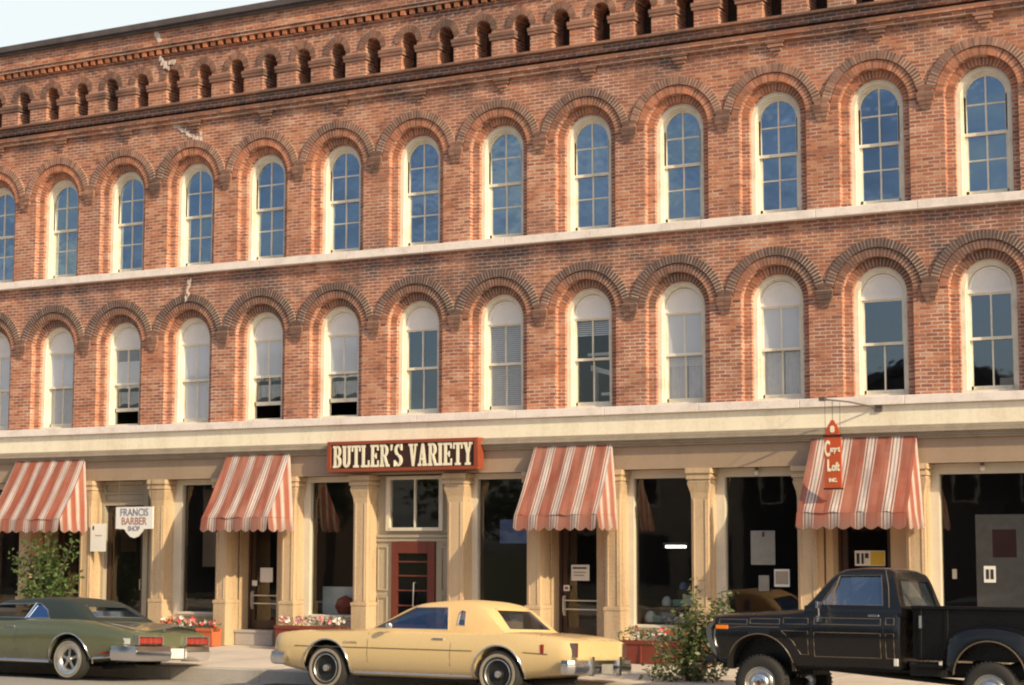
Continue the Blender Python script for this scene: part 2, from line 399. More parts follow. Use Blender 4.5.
# ------------------------------------------------------------------ camera
CX,CY,CZ=28.21,-28.72,1.7585
yaw,pitch,roll=0.508,0.111,0.002
CX,CY,CZ=28.2134,-28.7189,1.7550
yaw,pitch,roll,FPX=0.508308,0.110608,0.001988,1882.213
F=Vector((-math.sin(yaw)*math.cos(pitch),math.cos(yaw)*math.cos(pitch),math.sin(pitch)))
Rt=F.cross(Vector((0,0,1))).normalized(); Up=Rt.cross(F)
c_,s_=math.cos(roll),math.sin(roll)
Rt,Up=c_*Rt+s_*Up,-s_*Rt+c_*Up
cam=bpy.data.cameras.new('camera'); co=bpy.data.objects.new('camera',cam); COL.objects.link(co)
mw=Matrix((( Rt.x,Up.x,-F.x,CX),(Rt.y,Up.y,-F.y,CY),(Rt.z,Up.z,-F.z,CZ),(0,0,0,1)))
co.matrix_world=mw; cam.sensor_width=36; cam.lens=FPX/1024*36; cam.clip_end=3000; cam.clip_start=.3
cam.dof.use_dof=True; cam.dof.focus_distance=29; cam.dof.aperture_fstop=5.6
sc.camera=co

# ------------------------------------------------------------------ light
SUN_EL,SUN_AZ=27.0,20.0          # azimuth: degrees in front of the wall plane, seen from the right
w=bpy.data.worlds.new('World'); sc.world=w; w.use_nodes=True; nt=w.node_tree
sky=N(nt,'ShaderNodeTexSky',sky_type='NISHITA'); sky.sun_disc=False
sky.sun_elevation=R(SUN_EL); sky.sun_rotation=R(90+SUN_AZ); sky.air_density=1.0; sky.dust_density=3.0; sky.ozone_density=1
bg=nt.nodes['Background']; bg.inputs['Strength'].default_value=.138
tc=N(nt,'ShaderNodeTexCoord'); mpw=N(nt,'ShaderNodeMapping'); mpw.inputs['Scale'].default_value=(1.6,1.6,5); lk(nt,tc.outputs['Generated'],mpw.inputs['Vector'])
cn=noise(nt,mpw.outputs['Vector'],2.2,6,.55)
spw=N(nt,'ShaderNodeSeparateXYZ'); lk(nt,tc.outputs['Generated'],spw.inputs[0])
side=math_(nt,'MULTIPLY',math_(nt,'ADD',spw.outputs[1],.05),4,clamp=True)
lowb=math_(nt,'MULTIPLY',math_(nt,'SUBTRACT',.62,spw.outputs[2]),4,clamp=True)
bank=math_(nt,'MULTIPLY',math_(nt,'MULTIPLY',side,lowb),.88)     # pale haze bank low behind the block only, shaped to keep facade ambient down
hf=math_(nt,'MAXIMUM',bank,math_(nt,'MULTIPLY',math_(nt,'SUBTRACT',cn,.46,clamp=True),3.0,clamp=True))
hz=mixc(nt,hf,sky.outputs[0],(7.0,7.5,7.4))      # thin haze and soft cloud over the clear sky
lk(nt,hz,bg.inputs['Color'])
sd=bpy.data.lights.new('sun','SUN'); sd.energy=5.0; sd.angle=R(.53); sd.color=(1,.81,.51)
so=bpy.data.objects.new('sun',sd); COL.objects.link(so)
d=Vector((math.cos(R(SUN_EL))*math.cos(R(SUN_AZ)),-math.cos(R(SUN_EL))*math.sin(R(SUN_AZ)),math.sin(R(SUN_EL))))
so.rotation_euler=d.to_track_quat('Z','Y').to_euler(); so.location=(40,-20,30)
sc.view_settings.view_transform='Standard'; sc.view_settings.look='None'; sc.view_settings.exposure=0; sc.view_settings.gamma=1
sc.cycles.filter_width=2.1
sc.cycles.max_bounces=8; sc.cycles.transparent_max_bounces=12
sc.cycles.use_denoising=True

# ------------------------------------------------------------------ ground
KY=-4.35                                 # kerb line
g=MB(); g.quad((-900,-900,-.75),(900,-900,-.75),(900,900,-.75),(-900,900,-.75)); tag(g.build('ground',M['grass']),None,None,kind='structure')
g=MB()
ys=[KY-.12,-6,-8,-10,-12,-16,-20,-24]
zs=[-.31+(KY-.12-y)*.035 if y>=-14 else 0 for y in ys]; zs[-3]=zs[4]-.02; zs[-2]=zs[4]-.14; zs[-1]=zs[4]-.30
for i in range(len(ys)-1):
    g.quad((-300,ys[i+1],zs[i+1]),(300,ys[i+1],zs[i+1]),(300,ys[i],zs[i]),(-300,ys[i],zs[i]))
tag(g.build('road',M['road'],smooth=60),None,None,kind='structure')
def roadz(y,x=12):
    y=min(y,ys[0])
    for i in range(len(ys)-1):
        if ys[i+1]<=y<=ys[i]: t=(ys[i]-y)/(ys[i]-ys[i+1]); return zs[i]*(1-t)+zs[i+1]*t
g=MB(); g.prism_x([(KY,-.09),(KY,-.5),(.6,-.5),(.6,0),(0,0)],-300,300); tag(g.build('sidewalk',M['sidewalk']),None,None,kind='structure')
g=MB()
x=-60.0
while x<60: g.prism_x([(KY-.14,-.45),(KY-.004,-.45),(KY-.004,-.088),(KY-.125,-.092),(KY-.14,-.11)],x,x+1.79); x+=1.8
tag(g.build('kerb',M['kerb']),None,None,kind='structure')
g=MB(); g.box(-300,300,-34,-24,-.7,-.22); tag(g.build('far_sidewalk',M['sidewalk']),None,None,kind='structure')

# ------------------------------------------------------------------ the brick building
BX0,BX1=-4.6,28.6
ZT,ZM=8.86,5.82                          # spring line of the arches: top row, middle row
SILL_T,SILL_M=7.24,4.19
WR=.58; WY=-.2; RY=-.09
B=thing('brick_building','long three storey red brick block with arched windows over tan painted shopfronts','building',(0,0,0))
IDX=list(range(-1,14))
def arc(cx,zc,r,n=14,a0=0,a1=180): return [(cx+r*math.cos(R(a0+(a1-a0)*k/n)),zc+r*math.sin(R(a0+(a1-a0)*k/n))) for k in range(n+1)]
def wall_strips(mb,x0,x1,z0,z1,y,yb,holes,mi=0,n=14):
    """front face at y with arched holes (cx, r, zlo, zc) whose sides run back to yb"""
    xc=x0
    for cx,r,zlo,zc in holes:
        mb.quad((xc,y,z0),(cx-r,y,z0),(cx-r,y,z1),(xc,y,z1),mi); xc=cx+r
        A=arc(cx,zc,r,n)[::-1]
        for (xa,za),(xb,zb) in zip(A,A[1:]):
            mb.quad((xa,y,za),(xb,y,zb),(xb,y,z1),(xa,y,z1),mi)
            mb.quad((xa,yb,za),(xb,yb,zb),(xb,y,zb),(xa,y,za),mi)
        if zlo>z0+.001: mb.quad((cx-r,y,z0),(cx+r,y,z0),(cx+r,y,zlo),(cx-r,y,zlo),mi)
        mb.quad((cx-r,y,zlo),(cx-r,yb,zlo),(cx-r,yb,zc),(cx-r,y,zc),mi)
        mb.quad((cx+r,y,zlo),(cx+r,y,zc),(cx+r,yb,zc),(cx+r,yb,zlo),mi)
        mb.quad((cx-r,y,zlo),(cx+r,y,zlo),(cx+r,yb,zlo),(cx-r,yb,zlo),mi)
    mb.quad((xc,y,z0),(x1,y,z0),(x1,y,z1),(xc,y,z1),mi)
g=MB()
wall_strips(g,BX0,BX1,SILL_M,SILL_T-.16,WY,RY,[(i*S,WR,SILL_M,ZM) for i in IDX])
wall_strips(g,BX0,BX1,SILL_T,10.12,WY,RY,[(i*S,WR,SILL_T,ZT) for i in IDX])
# recessed ring plane (in front of the frames)
for zc,zs0 in ((ZM,SILL_M),(ZT,SILL_T)):
    for i in IDX:
        A=[(i*S+WR,zs0)]+arc(i*S,zc,WR)+[(i*S-WR,zs0)]; Bq=[(i*S+.447,zs0)]+arc(i*S,zc,.447)+[(i*S-.447,zs0)]
        for k in range(len(A)-1):
            g.quad((A[k][0],RY,A[k][1]),(A[k+1][0],RY,A[k+1][1]),(Bq[k+1][0],RY,Bq[k+1][1]),(Bq[k][0],RY,Bq[k][1]))
            g.quad((Bq[k][0],RY,Bq[k][1]),(Bq[k+1][0],RY,Bq[k+1][1]),(Bq[k+1][0],.25,Bq[k+1][1]),(Bq[k][0],.25,Bq[k][1]))
# backing behind the piers so no light leaks
wall_strips(g,BX0,BX1,SILL_M-.2,SILL_T-.16,.25,.26,[(i*S,.44,SILL_M,ZM) for i in IDX])
wall_strips(g,BX0,BX1,SILL_T-.16,10.4,.25,.26,[(i*S,.44,SILL_T,ZT) for i in IDX])
# side and rear walls
g.quad((BX0,WY,0),(BX0,14,0),(BX0,14,11.9),(BX0,WY,11.9)); g.quad((BX1,WY,0),(BX1,14,0),(BX1,14,11.9),(BX1,WY,11.9)); g.quad((BX0,14,0),(BX1,14,0),(BX1,14,11.9),(BX0,14,11.9))
g.build('wall',M['brick'],B)
g=MB()
g.box(BX0+.02,BX1-.02,.27,13.9,7.0,7.1); g.box(BX0+.02,BX1-.02,.27,13.9,10.3,10.4); g.box(BX0+.02,BX1-.02,.43,13.9,3.5,3.98)
g.box(BX0+.02,BX1-.02,3.2,3.3,3.98,10.3)
for x in (3.44-.86,6.88-.86,10.32-.86,13.76-.86,17.2-.86,20.64-.86): g.box(x-.05,x+.05,.27,3.2,3.98,10.3)
g.build('interior',M['room'],B)
g=MB(); g.box(BX0,BX1,-.2,14,11.9,12.0); g.build('roof',M['coping'],B)

# arch brickwork, one mesh per piece, shared
def ring_mesh(ri,ro,y0,y1,n,a0,a1,gap=.015):
    mb=MB(); tot=a1-a0
    for k in range(n):
        sh=random.random()*.98+.01; jit=random.uniform(-.003,.003)
        aa=R(a0+tot*k/n)+gap/2/((ri+ro)/2); ab=R(a0+tot*(k+1)/n)-gap/2/((ri+ro)/2)
        pts=[(ri*math.cos(aa),ri*math.sin(aa)),(ro*math.cos(aa),ro*math.sin(aa)),(ro*math.cos(ab),ro*math.sin(ab)),(ri*math.cos(ab),ri*math.sin(ab))]
        mb.prism_y(pts,y0+jit,y1,0,sh)
    # mortar bed a little behind the brick faces
    m=24
    for k in range(m):
        aa=R(a0+tot*k/m); ab=R(a0+tot*(k+1)/m); e=.004
        p=[(r_*math.cos(a),r_*math.sin(a)) for a,r_ in ((aa,ri+e),(aa,ro-e),(ab,ro-e),(ab,ri+e))]
        mb.prism_y(p,y0+.006,y1,1,.5)
    return mb
hood=ring_mesh(.732,.870,WY-.045,WY-.001,38,11.5,168.5)
ring2=ring_mesh(.584,.718,WY-.02,WY-.001,33,3,177)
ring1=ring_mesh(.452,.575,RY-.012,RY-.001,27,0,180)
first={}
def inst(key,maker,loc,parent):
    if key not in first: first[key]=maker(); first[key].parent=parent; first[key].location=loc; return first[key]
    c=first[key].copy(); COL.objects.link(c); c.parent=parent; c.location=loc
    return c
# corbel between two hoods
def corbel():
    mb=MB()
    for k,(hw,z0,z1,pr) in enumerate(((.085,-.165,-.105,.03),(.11,-.10,-.04,.045),(.135,-.035,.025,.06),(.145,.03,.09,.065),(.12,.095,.155,.05),(.10,.16,.20,.045))):
        n=2
        for q in range(n):
            x0=-hw+2*hw*q/n+.004; x1=-hw+2*hw*(q+1)/n-.004
            mb.box(x0,x1,WY-pr,WY-.001,z0,z1,0,random.random()*.98+.01)
        mb.box(-hw+.01,hw-.01,WY-pr+.012,WY-.001,z0-.006,z1+.006,1)
    return mb.build('corbel',[M['hood'],M['mortar']])
for zc in (ZM,ZT):
    for i in IDX:
        inst('h',lambda:hood.build('hood_arch',[M['hood'],M['mortar']]),(i*S,0,zc),B)
        inst('r2',lambda:ring2.build('arch_ring',[M['ring'],M['mortar']]),(i*S,0,zc),B)
        inst('r1',lambda:ring1.build('arch_ring',[M['ring'],M['mortar']]),(i*S,0,zc),B)
    for i in IDX+[14]: inst('c',corbel,(i*S-.86,0,zc),B)

# stone bands
g=MB()
x=BX0
while x<BX1:
    x2=min(BX1,x+random.uniform(1.6,2.1)); g.box(x,x2-.006,-.34,-.05,7.085,7.225); x=x2
g.box(BX0,BX1,-.32,-.05,7.095,7.215)
g.build('sill_band',M['stone'],B,bevel=.008)
g=MB(); x=BX0
while x<BX1:
    x2=min(BX1,x+random.uniform(1.6,2.1)); g.box(x,x2-.006,-.36,-.05,4.04,4.18); x=x2
g.box(BX0,BX1,-.34,-.05,4.05,4.17)
g.build('sill_band',M['stone'],B,bevel=.008)

# cornice: string courses, piers with keyhole niches, dentils, parapet
g=MB()
ny=-.295
NC=[7.08+.783*k for k in range(-14,27)]
NC=[x for x in NC if BX0+.4<x<BX1-.4]
g.box(BX0,BX1,-.2-.09,-.195,10.10,10.165); g.box(BX0,BX1,-.2-.13,-.195,10.172,10.20)
wall_strips(g,BX0,BX1,10.431,11.47,ny,.14,[(x,.17,10.45,11.02) for x in NC],0,10)
g.build('cornice',M['brick'],B)
g=MB(); g.box(BX0,BX1,-.33,-.195,10.30,10.43); g.build('string_course',M['brick_sooty'],B)
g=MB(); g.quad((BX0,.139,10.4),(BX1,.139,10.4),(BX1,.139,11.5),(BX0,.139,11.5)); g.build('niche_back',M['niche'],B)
g=MB()
g.box(BX0,BX1,-.32,-.195,10.205,10.25)
for x in NC:
    g.box(x+.783/2-.255,x+.783/2+.255,-.32,-.05,10.80,10.855); g.box(x+.783/2-.265,x+.783/2+.265,-.33,-.05,10.861,10.925)
x=BX0
while x<BX1: g.box(x+.004,x+.21,-.42,-.2,10.436,10.475); x+=.214
g.build('string_course',M['hood'],B)
nring=ring_mesh(.167,.30,ny-.03,ny-.001,15,0,180,.007)
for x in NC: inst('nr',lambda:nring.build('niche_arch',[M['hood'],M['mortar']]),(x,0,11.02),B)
g=MB(); g.box(0,.095,-.39,-.30,11.50,11.60); d0=g.build('dentil',M['ring'],B)
rest=MB(); x=BX0+.05; used_first=False
while x<BX1-.1:
    if -.9<x<17.2:
        if used_first: c=d0.copy(); COL.objects.link(c)
        else: c=d0; used_first=True
        c.parent=B; c.location=(x,random.uniform(-.006,.006),0)
    else: rest.box(x,x+.095,-.39,-.30,11.50,11.60,0,random.random()*.98+.01)
    x+=.19
tag(rest.build('dentil_course',M['ring'],B),None,None,kind='stuff')
g=MB(); g.box(BX0,BX1,-.34,-.2,11.471,11.497); g.box(BX0,BX1,-.41,-.2,11.602,11.66); g.box(BX0,BX1,-.44,-.2,11.667,11.73); g.box(BX0,BX1,-.35,-.2,11.731,12.04); g.build('parapet',M['brick'],B)
g=MB(); g.box(BX0-.1,BX1+.1,-.50,.2,12.041,12.165); g.box(BX0-.1,BX1+.1,-.44,.2,11.99,12.038); g.build('coping',M['coping'],B,bevel=.012)
def bracket():
    mb=MB()
    for k,(hw,z0,z1,pr) in enumerate(((.05,9.88,9.935,.03),(.09,9.941,9.996,.05),(.13,10.002,10.057,.07),(.16,10.063,10.098,.085))):
        mb.box(-hw,hw,WY-pr,WY-.001,z0,z1,0,.2+.2*k)
    return mb.build('bracket',[M['hood']])
for i in IDX: inst('b',bracket,(i*S+.09,0,0),B)
# mortar repair streak that runs down from the parapet
def repair_path(pts,wd,y):
    return repair_build(pts,wd*.42,y)
def repair_build(pts,wd,y):
    mb=MB(); P=[]
    for (x0,z0),(x1,z1) in zip(pts,pts[1:]):
        n=max(2,int(math.hypot(x1-x0,z1-z0)/.035))
        for k in range(n): t=k/n; P.append((x0+(x1-x0)*t+random.uniform(-.03,.03),z0+(z1-z0)*t+random.uniform(-.015,.015)))
    for k,(x,z) in enumerate(P):
        h=.035; ww=wd*random.uniform(.5,1.7); a=random.uniform(-.02,.02)
        mb.prism_y([(x-ww,z-h+a),(x+ww*.8,z-h-a),(x+ww,z+h),(x-ww*.9,z+h-a)],y-random.uniform(.002,.012),y+.004)
    return mb.build('mortar_repair',M['repair'],B)
repair_path([(4.27,12.03),(4.42,11.76)],.09,-.353)
repair_path([(4.42,11.45),(4.66,11.18)],.055,-.345); repair_path([(4.5,11.33),(4.85,11.30)],.04,-.345)
repair_path([(4.72,10.07),(5.0,9.93),(5.2,9.78),(5.42,9.72)],.05,-.203); repair_path([(5.36,9.86),(5.40,9.55)],.035,-.207)

repair_path([(5.22,6.95),(5.18,6.7),(5.1,6.55)],.03,-.268)

# ---- windows
def u_outline(r,zb,zc,n=14): return [(r,zb)]+arc(0,zc,r,n)+[(-r,zb)]
def arch_band(mb,ro,ri,zb,zc,y0,y1,mi=0,zbi=None):
    O=u_outline(ro,zb,zc); I=u_outline(ri,zb if zbi is None else zbi,zc)
    for k in range(len(O)-1):
        a,b,c,d_=O[k],O[k+1],I[k+1],I[k]
        mb.quad((a[0],y0,a[1]),(b[0],y0,b[1]),(c[0],y0,c[1]),(d_[0],y0,d_[1]),mi)
        mb.quad((d_[0],y0,d_[1]),(c[0],y0,c[1]),(c[0],y1,c[1]),(d_[0],y1,d_[1]),mi)
        mb.quad((a[0],y0,a[1]),(a[0],y1,a[1]),(b[0],y1,b[1]),(b[0],y0,b[1]),mi)
def arch_sheet(mb,r,zb,zc,y,mi=0):
    P=u_outline(r,zb,zc); mb.add([(x,y,z) for x,z in P],[tuple(range(len(P)))],mi)
def casing(zs0,zc):
    mb=MB(); arch_band(mb,.446,.372,zs0,zc,-.015,.2); arch_band(mb,.385,.345,zs0,zc,.03,.2)
    mb.box(-.446,.446,-.03,.2,zs0-.012,zs0+.05)
    return mb
def make_top():
    o=casing(SILL_T,ZT).build('window',M['frame'],None,smooth=30)
    mb=MB(); zb=SILL_T+.05
    arch_band(mb,.36,.312,8.28,ZT,.075,.12)
    mb.box(-.345,-.305,.075,.115,8.24,ZT); mb.box(.305,.345,.075,.115,8.24,ZT)
    mb.box(-.345,.345,.07,.12,8.235,8.285)
    mb.box(-.345,-.30,.105,.15,zb,8.235); mb.box(.30,.345,.105,.15,zb,8.235); mb.box(-.345,.345,.105,.15,zb,zb+.075)
    mb.box(-.011,.011,.08,.115,8.285,ZT+.31); mb.box(-.31,.31,.082,.113,8.72,8.742)
    mb.box(-.011,.011,.11,.145,zb+.075,8.235); mb.box(-.30,.30,.112,.143,7.835,7.857)
    s_=mb.build('sash',M['frame'],o,smooth=30)
    mb=MB(); arch_sheet(mb,.335,8.26,ZT,.098); mb.quad((-.33,.128,zb+.02),(.33,.128,zb+.02),(.33,.128,8.26),(-.33,.128,8.26)); mb.build('pane',M['glass_up'],o)
    return o
def make_mid(muntin=True,up=0.0):
    o=casing(SILL_M,ZM).build('window',M['frame'],None,smooth=30)
    zb=SILL_M+.05; zt=5.78; mr=5.04
    mb=MB(); arch_band(mb,.335,.30,zt,ZM,.055,.1); arch_sheet(mb,.34,zt,ZM,.085); mb.box(-.345,.345,.05,.12,zt-.03,zt+.03)
    mb.build('arch_panel',M['spandrel'],o,smooth=30)
    mb=MB()
    mb.box(-.345,-.31,.075,.115,mr,zt); mb.box(.31,.345,.075,.115,mr,zt); mb.box(-.345,.345,.07,.12,mr-.02,mr+.025); mb.box(-.31,.31,.075,.115,zt-.06,zt-.03)
    if muntin: mb.box(-.011,.011,.08,.113,mr+.025,zt-.06)
    u=up
    mb.box(-.345,-.31,.12,.155,zb+u,mr-.02+u*.0); mb.box(.31,.345,.12,.155,zb+u,mr-.02); mb.box(-.345,.345,.12,.155,zb+u,zb+u+.07)
    mb.box(-.011,.011,.122,.153,zb+u+.07,mr-.02)
    mb.build('sash',M['frame'],o,smooth=30)
    mb=MB(); mb.quad((-.33,.095,mr),(.33,.095,mr),(.33,.095,zt-.03),(-.33,.095,zt-.03)); mb.quad((-.33,.137,zb+u+.03),(.33,.137,zb+u+.03),(.33,.137,mr),(-.33,.137,mr))
    mb.build('pane',M['glass_mid'],o)
    return o
wt=make_top()
mids={k:make_mid(*a) for k,a in {'std':(True,0),'plain':(False,0),'open':(True,.26)}.items()}
used=set()
def cloth(mb,x0,x1,z0,z1,y,folds=5,amp=.015,hem=0.0):
    n=24
    for k in range(n):
        a=x0+(x1-x0)*k/n; b_=x0+(x1-x0)*(k+1)/n
        ya=y+amp*math.sin(k/n*folds*2*PI); yb=y+amp*math.sin((k+1)/n*folds*2*PI)
        za=z0+hem*abs(math.sin(k/n*PI*2)); zb2=z0+hem*abs(math.sin((k+1)/n*PI*2))
        mb.quad((a,ya,za),(b_,yb,zb2),(b_,yb,z1),(a,ya,z1))
def blind(mb,z0,z1,y):
    z=z0
    while z<z1: mb.quad((-.33,y+.012,z+.034),(.33,y+.012,z+.034),(.33,y-.008,z+.008),(-.33,y-.008,z+.008)); z+=.036
MID={-1:('std',),0:('std',('c',4.95,5.78),('s',4.25,4.95)),1:('std',('c',5.05,5.62),('s',4.25,5.0)),2:('open',('c',4.95,5.5),('h',4.62,4.9)),
     3:('std',('c',5.12,5.78),('d',4.25,5.0)),4:('open',('c',4.95,5.78)),5:('open',('c',4.98,5.72)),6:('std',),7:('std',('b',4.25,5.78)),
     8:('std',('b',5.45,5.78),('x',4.25,5.35)),9:('std',('b',4.85,5.78),('d',4.25,5.0)),10:('std',('b',5.05,5.78),('d',4.25,5.0)),11:('plain',),12:('std',('box',)),13:('std',('b',4.3,5.78))}
for i in IDX:
    o=wt if i==IDX[0] else copy_tree(wt); o.parent=B; o.location=(i*S,0,0)
    k=MID[i][0]
    if k in used: o=copy_tree(mids[k])
    else: o=mids[k]; used.add(k)
    o.parent=B; o.location=(i*S,0,0)
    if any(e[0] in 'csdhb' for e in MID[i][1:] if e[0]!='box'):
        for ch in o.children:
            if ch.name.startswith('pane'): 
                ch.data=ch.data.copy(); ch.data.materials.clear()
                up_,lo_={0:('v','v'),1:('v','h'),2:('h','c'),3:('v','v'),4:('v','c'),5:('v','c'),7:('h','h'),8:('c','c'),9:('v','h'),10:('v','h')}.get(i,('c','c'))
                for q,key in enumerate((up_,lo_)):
                    ch.data.materials.append(M[{'v':'glass_painted_bright','h':'glass_half_bright','c':'glass_curt'}[key]]); ch.data.polygons[q].material_index=q
    for e in MID[i][1:]:
        mb=MB()
        if e[0]=='c': cloth(mb,-.33,.33,e[1],e[2],.140,4,.005,.02); mb.build('curtain',M['curtain'],o)
        elif e[0]=='s': cloth(mb,-.33,.33,e[1],e[2],.165,6,.008); mb.build('curtain',M['sheer'],o)
        elif e[0]=='d': cloth(mb,-.33,-.02,e[1],e[2],.18,4,.010); cloth(mb,.03,.33,e[1],e[2],.18,4,.010); mb.build('curtain',M['sheer'],o)
        elif e[0]=='h': cloth(mb,-.33,.33,e[1],e[2],.22,5,.02,.05); mb.build('curtain',M['sheer'],o)
        elif e[0]=='b': blind(mb,e[1],e[2],.155); mb.build('blind',M['curtain'] if i!=7 else M['sheer'],o)
        elif e[0]=='x':
            mb.box(-.31,.1,.5,.55,5.15,5.2); mb.prism_y([(-.3,4.9),(.3,4.75),(.3,4.82),(-.3,5.0)],.6,.64); mb.box(-.25,-.2,.6,.7,4.25,4.9); mb.box(-.05,.3,.5,.56,4.45,4.5); mb.build('shelf',M['curtain'],o)
        elif e[0]=='box':
            mb.box(i*S+.08,i*S+.29,.18,.3,4.26,4.43); tag(mb.build('carton',M['paper'],None,bevel=.005),'small white carton on the inside sill of the rightmost middle floor window','box')
# ------------------------------------------------------------------ shopfront level
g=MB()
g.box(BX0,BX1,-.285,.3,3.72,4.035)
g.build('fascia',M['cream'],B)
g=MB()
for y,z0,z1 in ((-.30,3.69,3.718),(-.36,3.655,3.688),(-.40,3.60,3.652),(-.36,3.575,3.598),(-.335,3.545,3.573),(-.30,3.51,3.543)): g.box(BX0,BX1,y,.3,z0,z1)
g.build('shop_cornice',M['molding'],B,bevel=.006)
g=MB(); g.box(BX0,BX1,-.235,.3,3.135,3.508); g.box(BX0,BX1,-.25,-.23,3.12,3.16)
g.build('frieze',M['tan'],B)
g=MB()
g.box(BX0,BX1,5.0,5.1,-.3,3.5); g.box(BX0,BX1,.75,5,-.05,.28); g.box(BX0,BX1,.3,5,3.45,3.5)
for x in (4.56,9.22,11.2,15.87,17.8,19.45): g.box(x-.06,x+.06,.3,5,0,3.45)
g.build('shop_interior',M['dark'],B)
# pilasters
PX=[(-3.55,-3.25),(-2.0,-1.7),(-.45,-.15),(1.0,1.3),(2.60,2.88),(4.40,4.70),(5.97,6.22),(7.48,7.77),(9.08,9.37),(11.06,11.38),(12.65,12.91),(14.15,14.42),(15.72,16.02),(17.55,17.86),(19.32,19.62),(22.0,22.3),(24.2,24.5),(26.4,26.7)]
def pilaster(x0,x1):
    mb=MB(); y0=-.25
    mb.box(x0,x1,y0,.12,.0,2.9)
    mb.box(x0+.035,x0+.06,y0-.012,y0,.86,2.62); mb.box(x1-.06,x1-.035,y0-.012,y0,.86,2.62)
    mb.box(x0-.02,x1+.02,y0-.025,.12,0.001,.78); mb.box(x0-.03,x1+.03,y0-.035,.12,.78,.84)
    mb.box(x1+.0,x1+.012,y0+.09,.05,.86,2.6)
    p=mb.build('pilaster',M['pilaster'],B,bevel=.008)
    mb=MB()
    pts=[(.0,2.62),(.012,2.72),(.04,2.82),(.055,2.88)]
    def ringz(e,z): return [(x0-e,y0-e,z),(x1+e,y0-e,z),(x1+e,.13,z),(x0-e,.13,z)]
    for (e0,z0),(e1,z1) in zip(pts,pts[1:]):
        a=ringz(e0,z0); b_=ringz(e1,z1)
        for k in (3,0,1): mb.quad(a[k],a[(k+1)%4],b_[(k+1)%4],b_[k])
    for e,z0,z1 in ((.045,2.88,2.93),(.065,2.935,3.0),(.05,3.003,3.03),(.075,3.033,3.118)): mb.box(x0-e,x1+e,y0-e,.14,z0,z1)
    mb.build('capital',M['pilaster'],p,bevel=.006)
for a in PX: pilaster(*a)

def shop_window(x0,x1,gx0,gx1,z0,z1,y=.1,sill=True):
    """frame with glass between two pilasters, boarded plinth below"""
    mb=MB()
    mb.box(x0,gx0,y-.06,y+.06,0,3.12); mb.box(gx1,x1,y-.06,y+.06,0,3.12); mb.box(gx0,gx1,y-.06,y+.06,z1,3.12)
    mb.box(gx0,gx1,y-.06,y+.08,z0-.09,z0)
    mb.box(gx0-.05,gx1+.05,y-.10,y-.055,z0-.05,z0-.01)
    f=mb.build('shop_window',M['store_frame'],B,bevel=.006)
    mb=MB(); mb.box(gx0,gx1,y-.03,y+.3,0,z0-.09)
    for k in range(2):
        a=gx0+(gx1-gx0)*(k/2)+.05; b_=gx0+(gx1-gx0)*((k+1)/2)-.05; mb.box(a,b_,y-.045,y-.03,.1,z0-.2)
    mb.build('plinth_board',M['panel'],f)
    mb=MB(); mb.quad((gx0,y+.02,z0),(gx1,y+.02,z0),(gx1,y+.02,z1),(gx0,y+.02,z1)); mb.build('pane',M['glass_store'],f)
    return f
shop_window(4.70,5.97,4.91,5.93,.60,3.02)
shop_window(7.77,9.08,7.92,9.04,.60,3.02)
shop_window(11.38,12.65,11.50,12.60,.60,3.02)
shop_window(14.42,15.72,14.54,15.66,.55,2.98)
shop_window(16.02,17.55,16.19,17.47,.55,2.98)
shop_window(19.62,22.0,19.77,21.9,.55,2.96)
shop_window(-.15,1.0,-.05,.92,.60,3.0)
shop_window(-1.7,-.45,-1.6,-.55,.60,3.0); shop_window(22.3,24.2,22.45,24.05,.55,2.96); shop_window(24.5,26.4,24.65,26.25,.55,2.96); shop_window(-3.25,-2.0,-3.1,-2.1,.6,3.0)

